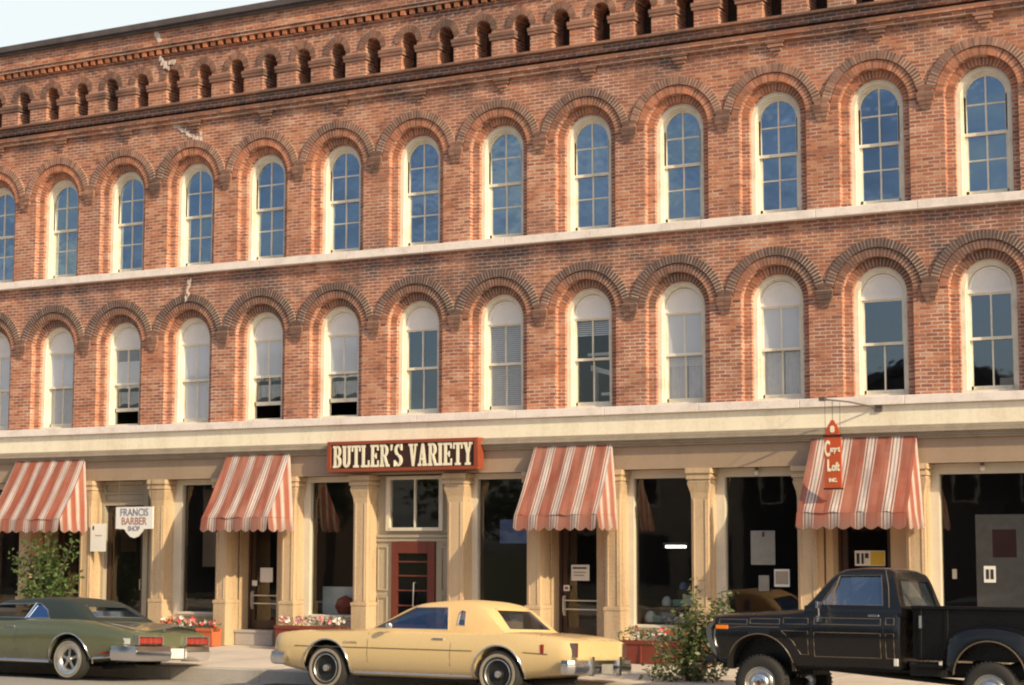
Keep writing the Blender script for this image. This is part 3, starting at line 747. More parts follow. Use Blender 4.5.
def recessed_door(x0,x1,dx0,dx1,lab,yd=.42,extra=None):
    """splayed-side entrance between two pilasters with a glazed door on a step"""
    mb=MB()
    mb.box(x0,dx0,.12,yd+.05,0,2.98) ; mb.box(dx1,x1,.12,yd+.05,0,2.98)
    # raised fillets on the side walls
    mb.box(x0-.001,x0+.03,.12,.15,0,2.98)
    mb.box(x0,x1,.1,yd+.05,2.98,3.12)
    f=mb.build('doorway',M['pilaster'],B,bevel=.006)
    mb=MB(); mb.box(dx0-.0,dx0+.05,yd-.03,yd+.06,.29,2.98); mb.box(dx1-.05,dx1,yd-.03,yd+.06,.29,2.98); mb.box(dx0+.05,dx1-.05,yd-.03,yd+.06,2.34,2.42); mb.box(dx0+.05,dx1-.05,yd-.03,yd+.06,2.93,2.98)
    mb.build('door_frame',M['door_dark'],f)
    mb=MB(); mb.quad((dx0+.05,yd+.02,2.42),(dx1-.05,yd+.02,2.42),(dx1-.05,yd+.02,2.93),(dx0+.05,yd+.02,2.93)); mb.build('transom_pane',M['glass_store'],f)
    mb=MB(); mb.box(dx0-.0,dx1+.0,-.0,yd+.3,0.001,.285); mb.box(dx0-.02,dx1+.02,-.02,.1,.235,.287); mb.build('door_step',M['kerb'],f,bevel=.01)
    mb=MB(); a,b_=dx0+.055,dx1-.055
    mb.box(a,a+.09,yd,yd+.045,.30,2.33); mb.box(b_-.09,b_,yd,yd+.045,.30,2.33); mb.box(a+.09,b_-.09,yd,yd+.045,2.24,2.33); mb.box(a+.09,b_-.09,yd,yd+.045,.30,.46)
    dr=mb.build('shop_door',M['door_dark'],B,bevel=.004)
    mb=MB(); mb.quad((a+.09,yd+.02,.46),(b_-.09,yd+.02,.46),(b_-.09,yd+.02,2.24),(a+.09,yd+.02,2.24)); mb.build('pane',M['glass_store'],dr)
    mb=MB()
    for z in (.77,.92): mb.tube([(a+.05,yd-.01,z),(a+.05,yd-.05,z),(b_-.05,yd-.05,z),(b_-.05,yd-.01,z)],.013,8)
    mb.build('push_bar',M['alum'],dr,smooth=40)
    mb=MB(); mb.box(a+.015,a+.065,yd-.03,yd,.66,1.0); mb.box(a+.02,a+.05,yd-.06,yd-.03,.70,.98); mb.build('door_handle',M['alum'],dr,bevel=.004)
    return f,dr
recessed_door(6.22,7.48,6.26,7.12,'')
recessed_door(12.91,14.15,12.94,13.80,'')
recessed_door(17.86,19.32,18.0,18.95,'')
recessed_door(1.3,2.60,1.45,2.30,'')
# glazed side light with rails beside the third door
# barber doorway
mb=MB(); mb.box(2.88,2.97,.04,.16,0,3.12); mb.box(3.95,4.07,.04,.16,0,3.12); mb.box(2.97,3.95,.04,.16,2.64,2.72); mb.box(4.07,4.40,.08,.16,0,3.12)
for z0,z1,y in ((2.72,2.86,.09),(2.86,2.90,.05),(2.90,3.04,.09),(3.04,3.12,.03)): mb.box(2.97,3.95,y,.16,z0+.001,z1)
mb.box(4.12,4.35,.065,.08,.2,1.1); mb.box(4.12,4.35,.065,.08,1.25,2.9)
f=mb.build('doorway',M['panel'],B,bevel=.006)
mb=MB(); a,b_=3.0,3.92
mb.box(a,a+.09,.13,.17,.05,2.62); mb.box(b_-.09,b_,.13,.17,.05,2.62); mb.box(a+.09,b_-.09,.13,.17,2.54,2.62); mb.box(a+.09,b_-.09,.13,.17,.05,.35)
dr=mb.build('shop_door',M['door_dark'],B,bevel=.004)
mb=MB(); mb.quad((a+.09,.15,.35),(b_-.09,.15,.35),(b_-.09,.15,2.54),(a+.09,.15,2.54)); mb.build('pane',M['glass_store'],dr)
mb=MB(); mb.tube([(b_-.05,.13,1.0),(b_-.05,.08,1.0),(b_-.05,.08,1.2),(b_-.05,.13,1.2)],.011,8); mb.build('door_handle',M['alum'],dr)
# variety store entrance: flat panelled wall, transom window, red door
mb=MB(); mb.box(9.37,9.62,.08,.2,0,3.12); mb.box(10.78,11.06,.08,.2,0,3.12); mb.box(9.62,10.78,.08,.2,3.06,3.12); mb.box(9.62,10.78,.08,.2,1.99,2.16)
mb.box(9.62,9.70,.08,.2,0,1.99); mb.box(10.63,10.78,.08,.2,0,1.99)
mb.box(9.37,11.06,.03,.08,2.0,2.05); mb.box(9.37,11.06,.05,.08,1.93,1.99)
for xa,xb in ((9.40,9.62),(10.74,10.98)):
    for za,zb_ in ((.2,.95),(1.05,1.85)):
        mb.box(xa,xa+.025,.055,.08,za,zb_); mb.box(xb-.025,xb,.055,.08,za,zb_); mb.box(xa+.025,xb-.025,.055,.08,za,za+.03); mb.box(xa+.025,xb-.025,.055,.08,zb_-.03,zb_)
mb.build('entrance_panel',M['panel'],B,bevel=.004)
mb=MB(); mb.box(9.60,9.68,.01,.12,2.12,3.10); mb.box(10.72,10.80,.01,.12,2.12,3.10); mb.box(9.68,10.72,.01,.12,3.04,3.10); mb.box(9.68,10.72,.0,.12,2.12,2.18); mb.box(10.185,10.215,.03,.1,2.18,3.04)
f=mb.build('transom_window',M['store_frame'],B,bevel=.004); mb=MB(); mb.quad((9.68,.07,2.18),(10.72,.07,2.18),(10.72,.07,3.04),(9.68,.07,3.04)); mb.build('pane',M['glass_store'],f)
mb=MB(); a,b_=9.71,10.62
mb.box(a,a+.13,.04,.09,.03,1.93); mb.box(b_-.15,b_,.04,.09,.03,1.93); mb.box(a+.13,b_-.15,.04,.09,1.72,1.93); mb.box(a+.13,b_-.15,.04,.09,.03,.45)
for z in (.79,1.06,1.32,1.57): mb.box(a+.13,b_-.15,.05,.085,z-.014,z+.014)
dr=mb.build('shop_door',M['door_red'],B,bevel=.004,label='red painted shop door with stacked small panes')
mb=MB(); mb.quad((a+.13,.07,.45),(b_-.15,.07,.45),(b_-.15,.07,1.72),(a+.13,.07,1.72)); mb.build('pane',M['glass_store'],dr)
mb=MB(); mb.tube([(10.2,.04,.78),(10.2,0,.78),(10.22,-.01,1.2),(10.22,.04,1.2)],.012,8); mb.build('door_handle',M['alum'],dr)

# ------------------------------------------------------------------ awnings
def awning(x0,x1,label,w=.7,zt=3.545,zf=2.36,zv=2.10,per=.375,phase=0,flare=.03,sag=.04):
    o=thing('awning',label,'awning',((x0+x1)/2,-.29,zt),'red and white striped awnings over the shop doors')
    ox,oy,oz=(x0+x1)/2,-.29,zt
    L=lambda p:(p[0]-ox,p[1]-oy,p[2]-oz)
    y0,y1=-.32,-.30-w
    mb=MB(); nx,nz=28,10
    def P(u,v):
        x=x0+(x1-x0)*u+ (flare*(2*u-1))*v; t=v
        y=y0+(y1-y0)*t; z=zt+(zf-zt)*t - sag*math.sin(PI*t)*(.9+.55*math.sin(u*(6+x0%3)+x0)+.25*math.sin(u*19+x0*2)) +.010*math.sin(u*27+v*6+x0)+.006*math.sin(u*51-v*9)
        y-=.018*math.sin(u*(8+x0%2)+x0*1.7)*v
        return (x,y,z)
    for i in range(nx):
        for j in range(nz):
            a,b_,c,d_=P(i/nx,j/nz),P((i+1)/nx,j/nz),P((i+1)/nx,(j+1)/nz),P(i/nx,(j+1)/nz)
            uv=[((x0+(x1-x0)*uu)/per+phase,vv) for uu,vv in ((i/nx,j/nz),((i+1)/nx,j/nz),((i+1)/nx,(j+1)/nz),(i/nx,(j+1)/nz))]
            mb.add([L(a),L(b_),L(c),L(d_)],[(3,2,1,0)],0,None,[uv[::-1]])
    mb.build('canopy',M['awning'],o,smooth=50)
    for side in (0,1):
        mb=MB(); n=8; X=x0-flare if side==0 else x1+flare; Xt=x0 if side==0 else x1
        for j in range(n):
            ta,tb=j/n,(j+1)/n
            fa,fb=P(side,ta),P(side,tb)
            # side cloth hangs from the sloping edge to the wall line
            m=6
            for k in range(m):
                ya0,ya1=fa[1]+(y0-fa[1])*k/m, fa[1]+(y0-fa[1])*(k+1)/m
                yb0,yb1=fb[1]+(y0-fb[1])*k/m, fb[1]+(y0-fb[1])*(k+1)/m
                bul=(.05*math.sin(PI*.5*ta)),(.05*math.sin(PI*.5*tb))
                sg=-1 if side==0 else 1
                pts=[(fa[0]+sg*bul[0]*(k/m),ya0,fa[2]),(fa[0]+sg*bul[0]*((k+1)/m),ya1,fa[2]),(fb[0]+sg*bul[1]*((k+1)/m),yb1,fb[2]),(fb[0]+sg*bul[1]*(k/m),yb0,fb[2])]
                uv=[(q[1]/(per*.62)+.15,ta*.8) for q in pts]
                mb.add([L(q) for q in pts],[(0,1,2,3)],0,None,[uv])
        mb.build('side_cloth',M['awning'],o,smooth=50)
    # scalloped valance, front and both ends
    mb=MB()
    def val(pa,pb,u0,u1,nsc):
        n=nsc*8
        for k in range(n):
            ta,tb=k/n,(k+1)/n
            def E(t,lo):
                x=pa[0]+(pb[0]-pa[0])*t; y=pa[1]+(pb[1]-pa[1])*t; wv=.018*math.sin(t*nsc*2*PI*.5+x0*3)
                ph=(t*nsc)%1.0; drop=(zf-zv)*(.80+.20*math.sin(PI*ph))
                nn=Vector((pb[1]-pa[1],-(pb[0]-pa[0]),0)).normalized()
                q=Vector((x,y,zf-.0-(drop if lo else 0)))+nn*(-wv-.03 if lo else 0)*(-1)
                return (q.x,q.y,q.z)
            a,b_,c,d_=E(ta,0),E(tb,0),E(tb,1),E(ta,1)
            uv=[(u0+(u1-u0)*tt,vv) for tt,vv in ((ta,.95),(tb,.95),(tb,1.2),(ta,1.2))]
            mb.add([L(a),L(b_),L(c),L(d_)],[(3,2,1,0)],0,None,[uv[::-1]])
    A=P(0,1);Bq=P(1,1)
    val((A[0],A[1]),(Bq[0],Bq[1]),x0/per+phase,x1/per+phase,8)
    val((Bq[0],Bq[1]),(Bq[0]+.05,y0),Bq[1]/(per*.62)+.15,y0/(per*.62)+.15,3)
    val((A[0]-.05,y0),(A[0],A[1]),y0/(per*.62)+.15,A[1]/(per*.62)+.15,3)
    mb.build('valance',M['awning'],o,smooth=50)
    mb=MB(); mb.tube([L((A[0],y0,zf)),L((A[0],A[1]+.01,zf-.02)),L((Bq[0],Bq[1]+.01,zf-.02)),L((Bq[0],y0,zf))],.012,6); mb.tube([L((x0,y0+.02,zt-.02)),L((x1,y0+.02,zt-.02))],.015,6)
    mb.build('awning_frame',M['rust_iron'],o)
    return o
awning(.93,2.75,'leftmost red and white striped awning, above the leafy shrub beside the barber door',w=.75,phase=.35,per=.365)
awning(6.24,7.70,sag=.065,label='second striped awning from the left, over the brown door left of the variety sign',w=.72,phase=.1,per=.39)
awning(12.84,14.32,sag=.03,label='striped awning over the door just right of the variety sign, above the tan coupe tail',w=.68,phase=.55)
awning(17.84,19.54,sag=.055,label='widest striped awning, behind the hanging orange sign and above the black pickup cab',w=.68,phase=.2,per=.405)

# ------------------------------------------------------------------ signs
def text_mesh(txt,size,name,m,parent,loc,rot=(PI/2,0,0),sx=1,extr=.004,bold=0,align='CENTER',shear=0,label=None):
    cu=bpy.data.curves.new(name,'FONT'); cu.body=txt; cu.size=size; cu.align_x=align; cu.extrude=extr; cu.offset=bold; cu.shear=shear
    t=bpy.data.objects.new(name,cu); COL.objects.link(t)
    dg=bpy.context.evaluated_depsgraph_get(); dg.update()
    me=bpy.data.meshes.new_from_object(t.evaluated_get(dg)); bpy.data.objects.remove(t); bpy.data.curves.remove(cu)
    me.materials.clear(); me.materials.append(m); me.name=name
    o=bpy.data.objects.new(name,me); COL.objects.link(o); o.parent=parent; o.location=loc; o.rotation_euler=rot; o.scale=(sx,1,1)
    return o
# block letters with slab feet, built on a 1.0 x 1.6 cell
def slab(ch):
    H=1.6; st=.30; sl=.17; r=[]
    def bx(x0,x1,z0,z1): r.append([(x0,z0),(x1,z0),(x1,z1),(x0,z1)])
    def curve(cx,cz,ro,rox,ri,rix,a0,a1,n=8):
        for k in range(n):
            a=R(a0+(a1-a0)*k/n); b=R(a0+(a1-a0)*(k+1)/n)
            r.append([(cx+rix*math.cos(a),cz+ri*math.sin(a)),(cx+rox*math.cos(a),cz+ro*math.sin(a)),(cx+rox*math.cos(b),cz+ro*math.sin(b)),(cx+rix*math.cos(b),cz+ri*math.sin(b))])
    if ch=='B':
        bx(.1,.1+st,0,H); bx(0,.55,H-sl,H); bx(0,.55,0,sl); bx(.3,.55,.73,.89)
        curve(.55,1.18,.42,.38,.26,.12,-90,90); curve(.55,.42,.42,.42,.25,.14,-90,90)
    if ch=='U':
        bx(.08,.08+st,.35,H); bx(.66,.9,.35,H); bx(0,.44,H-sl,H); bx(.58,1,H-sl,H); curve(.49,.4,.4,.41,.22,.14,180,360)
    if ch=='T': bx(.35,.35+st,0,H); bx(0,1,H-sl,H); bx(.2,.8,0,sl); bx(0,.13,H-.45,H-sl); bx(.87,1,H-.45,H-sl)
    if ch=='L': bx(.1,.1+st,0,H); bx(0,.5,H-sl,H); bx(0,.95,0,sl); bx(.80,.95,sl,.5)
    if ch=='E': bx(.1,.1+st,0,H); bx(0,.92,H-sl,H); bx(0,.95,0,sl); bx(.8,.95,sl,.48); bx(.78,.92,H-.42,H-sl); bx(.4,.68,.72,.88); bx(.6,.7,.6,1.0)
    if ch=='R':
        bx(.1,.1+st,0,H); bx(0,.55,H-sl,H); bx(0,.5,0,sl); bx(.3,.55,.70,.86); curve(.52,1.15,.45,.42,.29,.14,-90,90)
        r.append([(.42,.8),(.66,.8),(1.02,.0),(.74,0)]); bx(.78,1.08,0,sl)
    if ch=="'": r.append([(.1,1.6),(.38,1.6),(.25,1.15),(.13,1.15)])
    if ch=='S':
        curve(.5,1.18,.42,.44,.24,.16,20,270,12); curve(.5,.43,.43,.46,.25,.18,-160,90,12); bx(.80,.93,1.15,H); bx(.04,.17,0,.45)
    if ch=='V': r.append([(.1,H),(.42,H),(.62,.0),(.40,0)]); r.append([(.72,H),(.88,H),(.62,0),(.46,0)]); bx(0,.5,H-sl,H); bx(.62,1,H-sl,H)
    if ch=='A': r.append([(.06,0),(.22,0),(.52,H),(.38,H)]); r.append([(.56,0),(.90,0),(.62,H),(.36,H)]); bx(-.04,.34,0,sl); bx(.48,1.0,0,sl); bx(.2,.7,.42,.58)
    if ch=='I': bx(.1,.1+st,0,H); bx(0,.5,H-sl,H); bx(0,.5,0,sl)
    if ch=='Y': bx(.36,.64,0,.8); bx(.2,.8,0,sl); r.append([(.06,H),(.36,H),(.62,.74),(.38,.74)]); r.append([(.72,H),(.90,H),(.62,.74),(.42,.74)]); bx(-.02,.44,H-sl,H); bx(.62,1.02,H-sl,H)
    return r
SW={'I':.5,"'":.42,'L':.98}
def slab_text(mb,txt,x0,x1,z0,z1,y,sp=.10):
    tot=sum(SW.get(c,1.0)+sp if c!=' ' else .55 for c in txt)-sp
    kx=(x1-x0)/tot; kz=(z1-z0)/1.6; x=x0
    for c in txt:
        if c==' ': x+=.55*kx; continue
        for q,poly in enumerate(slab(c)):
            mb.prism_y([(x+a*kx,z0+b*kz) for a,b in poly],y-.012-.0007*q,y)
        x+=(SW.get(c,1.0)+sp)*kx
sg=thing('shop_sign',"long dark shop sign in a red frame reading BUTLER'S VARIETY in cream block letters",'sign',(10.24,-.45,3.45))
mb=MB(); mb.box(-1.50,1.50,-.03,.05,-.215,.215); mb.build('sign_board',M['sign_dark'],sg)
mb=MB()
for x0,x1,z0,z1 in ((-1.58,1.58,.215,.275),(-1.58,1.58,-.275,-.215),(-1.58,-1.50,-.215,.215),(1.50,1.58,-.215,.215)): mb.box(x0,x1,-.06,.16,z0,z1)
mb.build('sign_frame',M['sign_red'],sg,bevel=.006)
mb=MB(); slab_text(mb,"BUTLER'S VARIETY",-1.46,1.46,-.20,.20,-.031); mb.build('lettering',M['letter'],sg)

sg=thing('barber_sign','white hanging board with scalloped bottom edge reading FRANCIS BARBER SHOP','sign',(4.05,-.33,2.30))
mb=MB(); mb.prism_y([(-.46,.30),(-.46,-.12),(-.24,-.13),(-.19,-.19),(-.10,-.27),(0,-.30),(.10,-.27),(.19,-.19),(.24,-.13),(.46,-.12),(.46,.30)],-.015,.015); mb.build('sign_board',M['white'],sg)
for t,z,s_ in (('FRANCIS',.13,.20),('BARBER',-.04,.20),('SHOP',-.16,.13)): text_mesh(t,s_,'lettering',M['slate'] if t!='BARBER' else M['dull_red'],sg,(0,-.017,z),sx=.90,bold=.002)
mb=MB()
for x in (-.4,.4): mb.tube([(x,0,.30),(x,0,.82)],.006,5)
mb.build('hanger',M['rust_iron'],sg)

sg=thing('hanging_sign','narrow orange vertical sign reading Carpet Loft Inc hung before the widest awning','sign',(18.43,-1.0,3.12))
mb=MB(); mb.prism_y([(-.135,-.39),(.135,-.39),(.135,.42),(-.135,.42)],-.02,.02); mb.prism_y([(-.10,.425),(.10,.425),(.11,.50),(.07,.58),(.04,.62),(.02,.66),(-.02,.66),(-.04,.62),(-.07,.58),(-.11,.50)],-.02,.02)
mb.build('sign_board',M['sign_orange'],sg,bevel=.004)
mb=MB(); mb.box(-.15,.15,-.03,.03,.40,.435); mb.build('sign_frame',M['sign_dark'],sg); mb=MB(); mb.box(-.15,.15,-.03,.03,-.41,-.385); mb.build('sign_frame',M['sign_dark'],sg)
text_mesh('C',.33,'lettering',M['letter'],sg,(-.085,-.023,.11),sx=.38,bold=.010)
text_mesh('arpet',.125,'lettering',M['letter'],sg,(.040,-.026,.17),sx=.60,bold=.004)
text_mesh('L',.24,'lettering',M['letter'],sg,(-.06,-.023,-.12),sx=.55,bold=.010)
text_mesh('oft',.18,'lettering',M['letter'],sg,(.045,-.026,-.12),sx=.60,bold=.006)
text_mesh('INC.',.075,'lettering',M['letter'],sg,(.0,-.023,-.29),sx=.9,bold=.004)
text_mesh('8',.13,'lettering',M['letter'],sg,(.0,-.023,.475),sx=1,bold=.008)
mb=MB(); mb.tube([(0,0,.66),(0,0,.98)],.006,5); mb.tube([(-.12,0,.42),(-.12,0,.98)],.004,5); mb.tube([(.12,0,.42),(.12,0,.95)],.004,5); mb.tube([(-.16,-.02,.985),(.15,.3,.96),(.50,.72,.88)],.014,6); mb.box(-.2,-.1,-.06,.04,.96,1.02); mb.box(.45,.56,.68,.715,.82,.93)
mb.tube([(-.16,-.02,1.0),(-.1,.66,1.35)],.005,5)
mb.build('bracket_arm',M['rust_iron'],sg)

# papers and posters
def paper(name,x0,x1,z0,z1,y,label,cat='notice',m='paper',extra=None):
    o=MB(); o.box(0,x1-x0,-.003,0,0,z1-z0); ob=o.build(name,M[m],None,loc=(x0,y,z0)); tag(ob,label,cat)
    if extra:
        for a,b_,c,d_,mm in extra:
            q=MB(); q.box(a,b_,-.006,-.0035,c,d_); q.build('print',M[mm],ob)
    return ob
paper('notice',6.53,6.82,1.17,1.44,.405,'square white paper notice taped to the brown door left of the variety sign')
paper('sticker',6.34,6.46,1.10,1.20,.405,'small pale sticker at the edge of the brown door left of the variety sign','sticker')
paper('notice',13.17,13.52,1.26,1.53,.405,'white paper notice with lines of print on the door behind the tan coupe','notice','paper',[(.03,.3,.20,.23,'ink'),(.05,.28,.13,.15,'molding'),(.05,.25,.08,.10,'molding')])
paper('sticker',13.02,13.14,1.08,1.18,.405,'small square sticker on the door behind the tan coupe','sticker','paper',[(.03,.09,.03,.07,'ink_red')])
paper('notice_board',2.92,3.32,1.74,2.28,-.30,'white board fixed to the pilaster left of the barber door','notice','paper',[(.05,.09,.42,.50,'ink'),(.12,.3,.3,.32,'panel')])
paper('poster',16.62,17.04,1.55,2.10,.09,'largest pale poster hung high in the window left of the widest awning','poster','poster_grey',[(.20,.24,.45,.53,'ink')])
paper('poster',16.75,16.93,1.13,1.38,.09,'small pale card low in the window left of the widest awning','poster','poster_grey')
paper('poster',17.02,17.28,1.20,1.48,.09,'dark picture card with white edges in the window left of the widest awning','poster','paper',[(.02,.24,.04,.25,'molding')])
paper('poster',18.27,18.77,1.54,1.78,.40,'half white half yellow card on the door behind the pickup cab','poster','paper',[(.26,.49,.01,.23,'yellow_card'),(.03,.08,.03,.2,'ink'),(.11,.15,.03,.2,'ink'),(.17,.23,.12,.2,'ink')])
paper('display_board',20.21,21.35,.75,2.34,.45,'large pale board standing inside the rightmost shop window','display board','poster_grey',[(.26,.63,.93,1.36,'maroon')])
paper('sticker',20.42,20.60,1.30,1.55,.10,'white sticker with two dark marks on the rightmost shop window','sticker','paper',[(.03,.08,.05,.2,'ink'),(.10,.15,.05,.2,'ink')])
paper('switch_plate',19.93,20.0,1.35,1.50,.10,'small pale card near the left edge of the rightmost shop window','sticker','poster_grey')
# globe lamps under the frieze
for x,lab in ((16.78,'small white globe lamp above the window left of the widest awning'),(20.47,'small white globe lamp above the rightmost shop window')):
    o=thing('globe_lamp',lab,'lamp',(x,-.02,3.05),'small globe lamps over shop windows')
    mb=MB(); mb.lathe_z([(.001,-.045),(.03,-.036),(.045,0),(.03,.036),(.001,.045)],0,0,-.01); mb.build('globe',M['white'],o,smooth=60)
    mb=MB(); mb.lathe_z([(.001,.03),(.03,.03),(.03,.07),(.001,.07)],0,0,0); mb.build('fitting',M['rust_iron'],o)
# lit tube inside the toy window
me_=bpy.data.materials.new('lamp_glow'); me_.use_nodes=True; bb=me_.node_tree.nodes['Principled BSDF']; bb.inputs['Emission Color'].default_value=(1,.97,.9,1); bb.inputs['Emission Strength'].default_value=6
tx=14.18-.1
o=thing('tube_lamp','lit fluorescent tube lamp glowing inside the shop window behind the planter','lamp',(13.98,3.0,1.85))
mb=MB(); mb.tube([(-.2,0,0),(.2,0,.0)],.022,8); mb.build('tube',me_,o); mb=MB(); mb.box(-.24,.24,-.03,.03,.03,.07); mb.build('lamp_housing',M['white'],o)

# goods in the windows
random.seed(21)
def goods(x0,x1,y0,y1,z,n,name,labels,cols,smax=.16):
    for k in range(n):
        x=random.uniform(x0,x1); y=random.uniform(y0,y1); w_=random.uniform(.04,smax); h=random.uniform(.05,smax*1.2); d_=random.uniform(.03,.1)
        mb.box(x-w_,x+w_,y-d_,y+d_,z,z+h)
GC=[simple('goods_blue',(.15,.24,.5),.6),simple('goods_pale',(.7,.78,.8),.6),simple('goods_amber',(.65,.42,.1),.6),simple('goods_teal',(.2,.42,.42),.6),simple('goods_red',(.4,.07,.05),.6)]
mb=MB(); mb.box(14.54,15.66,.35,.95,.45,.58); mb.box(14.75,15.66,.6,.95,.58,.85); mb.box(15.0,15.66,.78,.95,.85,1.12); tag(mb.build('display_stand',M['darkwood'],None,bevel=.004),'dark stepped display stand inside the shop window behind the planter','display stand')
desc=[('pale box','box',1),('blue box','box',0),('teal box','box',3),('amber tin','tin',2),('red box','box',4)]
spots=[(14.65,.45,.58,.13,1,'round'),(14.80,.42,.58,.08,3,'box'),(14.98,.47,.58,.12,0,'box'),(15.15,.42,.58,.07,1,'round'),(15.32,.46,.58,.13,1,'box'),(15.55,.44,.58,.10,4,'box'),
 (14.85,.68,.85,.11,1,'round'),(15.05,.7,.85,.08,3,'box'),(15.3,.68,.85,.14,1,'box'),(15.5,.7,.85,.10,0,'round'),(15.08,.85,1.12,.09,0,'round'),(15.28,.86,1.12,.08,4,'box'),(15.5,.85,1.12,.12,2,'round')]
for k,(x,y,z,s_,c,kind) in enumerate(spots):
    mb=MB(); ob=None
    if kind=='box': mb.prism_y([(-s_,0),(s_,0),(s_*.97,s_*1.3),(-s_,s_*1.3)],-.04,.04); nm='goods_box'
    else: mb.lathe_z([(.001,0),(s_*.7,0),(s_*.8,s_*.6),(s_*.5,s_*1.2),(s_*.3,s_*1.4),(.001,s_*1.45)],0,0,0,14); nm='goods_jar'
    row='front row' if z<.7 else ('middle step' if z<1 else 'top step')
    cn=['blue','pale','amber','teal','red'][c]; pos=sum(1 for q in spots[:k] if q[2]==z)+1
    ob=mb.build(nm,GC[c],None,loc=(x,y,z),smooth=40)
    tag(ob,'%s %s on the %s of the window display, %s from the left'%(cn,'box' if kind=='box' else 'jar',row,['first','second','third','fourth','fifth','sixth'][pos-1]),'goods')
mb=MB(); mb.box(0,1.12,-.02,.02,0,.5); tag(mb.build('window_screen',GC[1],None,loc=(7.92,.5,.6)),'pale low screen standing inside the window left of the red door','screen')
mb=MB(); mb.lathe_z([(.001,0),(.14,0),(.2,.12),(.15,.26),(.001,.33)],0,0,0,14); tag(mb.build('goods_jar',GC[4],None,loc=(8.5,.38,.62),smooth=40),'dark red vase inside the window left of the red door','vase')
mb=MB(); mb.box(0,.9,-.02,.02,0,.42); tag(mb.build('window_screen',GC[0],None,loc=(11.65,.6,1.9)),'dim blue panel high inside the window right of the red door','screen')

mb=MB(); mb.box(0,1.0,-.02,.02,0,1.5); mb.box(.05,.95,-.03,-.021,.75,.95); tag(mb.build('window_screen',M['tan'],None,loc=(4.92,.7,1.45)),'tall tan backdrop standing inside the window beside the barber door','screen')  # added panel, stands in for a building reflected in the glass
# ------------------------------------------------------------------ plants
def leaves(mb,c,r,n,size,sh=(0,1),flat=.0):
    for _ in range(n):
        while True:
            p=Vector((random.uniform(-1,1),random.uniform(-1,1),random.uniform(-1,1)))
            if p.length<1: break
        q=Vector((c[0]+p.x*r[0],c[1]+p.y*r[1],c[2]+p.z*r[2]))
        a=Vector((random.gauss(0,1),random.gauss(0,1),random.gauss(0,.6))).normalized(); b_=a.cross(Vector((random.gauss(0,1),random.gauss(0,1),random.gauss(0,1)))).normalized()
        s_=size*random.uniform(.6,1.3)
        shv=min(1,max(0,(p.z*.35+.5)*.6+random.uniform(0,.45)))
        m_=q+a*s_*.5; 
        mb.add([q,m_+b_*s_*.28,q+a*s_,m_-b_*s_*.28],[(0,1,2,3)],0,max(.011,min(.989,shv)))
def shrub(name,loc,label,stems,clumps,size,lm='leaf',cat='shrub',pot=None):
    o=thing(name,label,cat,loc)
    mb=MB()
    for p in stems: mb.tube(p,.022,6,r2=.006)
    mb.build('stem',M['bark'],o)
    mb=MB()
    for c,r,n in clumps: leaves(mb,c,r,n,size)
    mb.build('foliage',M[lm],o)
    if loc[1]<-3: o.scale=(.93,.93,.90)
    if pot:
        mb=MB(); mb.lathe_z([(.001,0),(pot*.7,0),(pot,pot*1.3),(pot*1.08,pot*1.3),(pot*1.08,pot*1.45),(pot*.9,pot*1.45),(pot*.88,pot*1.2),(.001,pot*1.2)],0,0,0,20); 
        t=mb.build('pot',M['darkwood'],o,smooth=40)
    return o
random.seed(5)
st=[]; cl=[]
for k in range(20):
    a=random.uniform(0,2*PI); tr=random.uniform(.15,.86); h=random.uniform(.45,1.40)
    if k==0: a,tr,h=1.2,.06,1.5
    x,y=tr*math.cos(a),tr*.6*math.sin(a)
    st.append([(0,0,.15),(x*.3,y*.3,h*.45),(x*.8,y*.8,h*.8),(x,y,h)])
    for t in (.45,.62,.8,1.0): cl.append(((x*t,y*t,h*(.25+.75*t)),(.17,.15,.14),26 if t<1 else 15))
cl+= [((-.1,-.25,.12),(.75,.3,.16),260),((-.35,-.15,.22),(.45,.35,.24),190),((.2,-.15,.22),(.5,.35,.24),210),((0,0,.55),(.6,.32,.3),260),((-.1,0,.85),(.5,.28,.25),120)]
shrub('leafy_shrub',(17.22,-3.6,-.07),'large loose leafy shrub standing at the nose of the black pickup',st,cl,.085,pot=.2)
st=[]; cl=[]
for k in range(24):
    a=random.uniform(0,2*PI); tr=random.uniform(.25,.86); h=random.uniform(.9,1.95)
    if k==0: a,tr,h=1,.1,2.15
    x,y=tr*math.cos(a),tr*.5*math.sin(a)
    st.append([(0,0,.3),(x*.3,y*.3,h*.5),(x*.8,y*.8,h*.85),(x,y,h)])
    for t in (.5,.7,.85,1.0): cl.append(((x*t,y*t,h*(.3+.7*t)),(.18,.15,.15),22 if t<1 else 13))
cl+=[((0,0,1.0),(.62,.3,.45),330),((-.1,0,1.4),(.5,.3,.35),160)]
shrub('leafy_shrub',(2.36,-.95,0),'tall leafy potted shrub under the leftmost awning behind the green car',st,cl,.10,'leaf2',pot=.24)
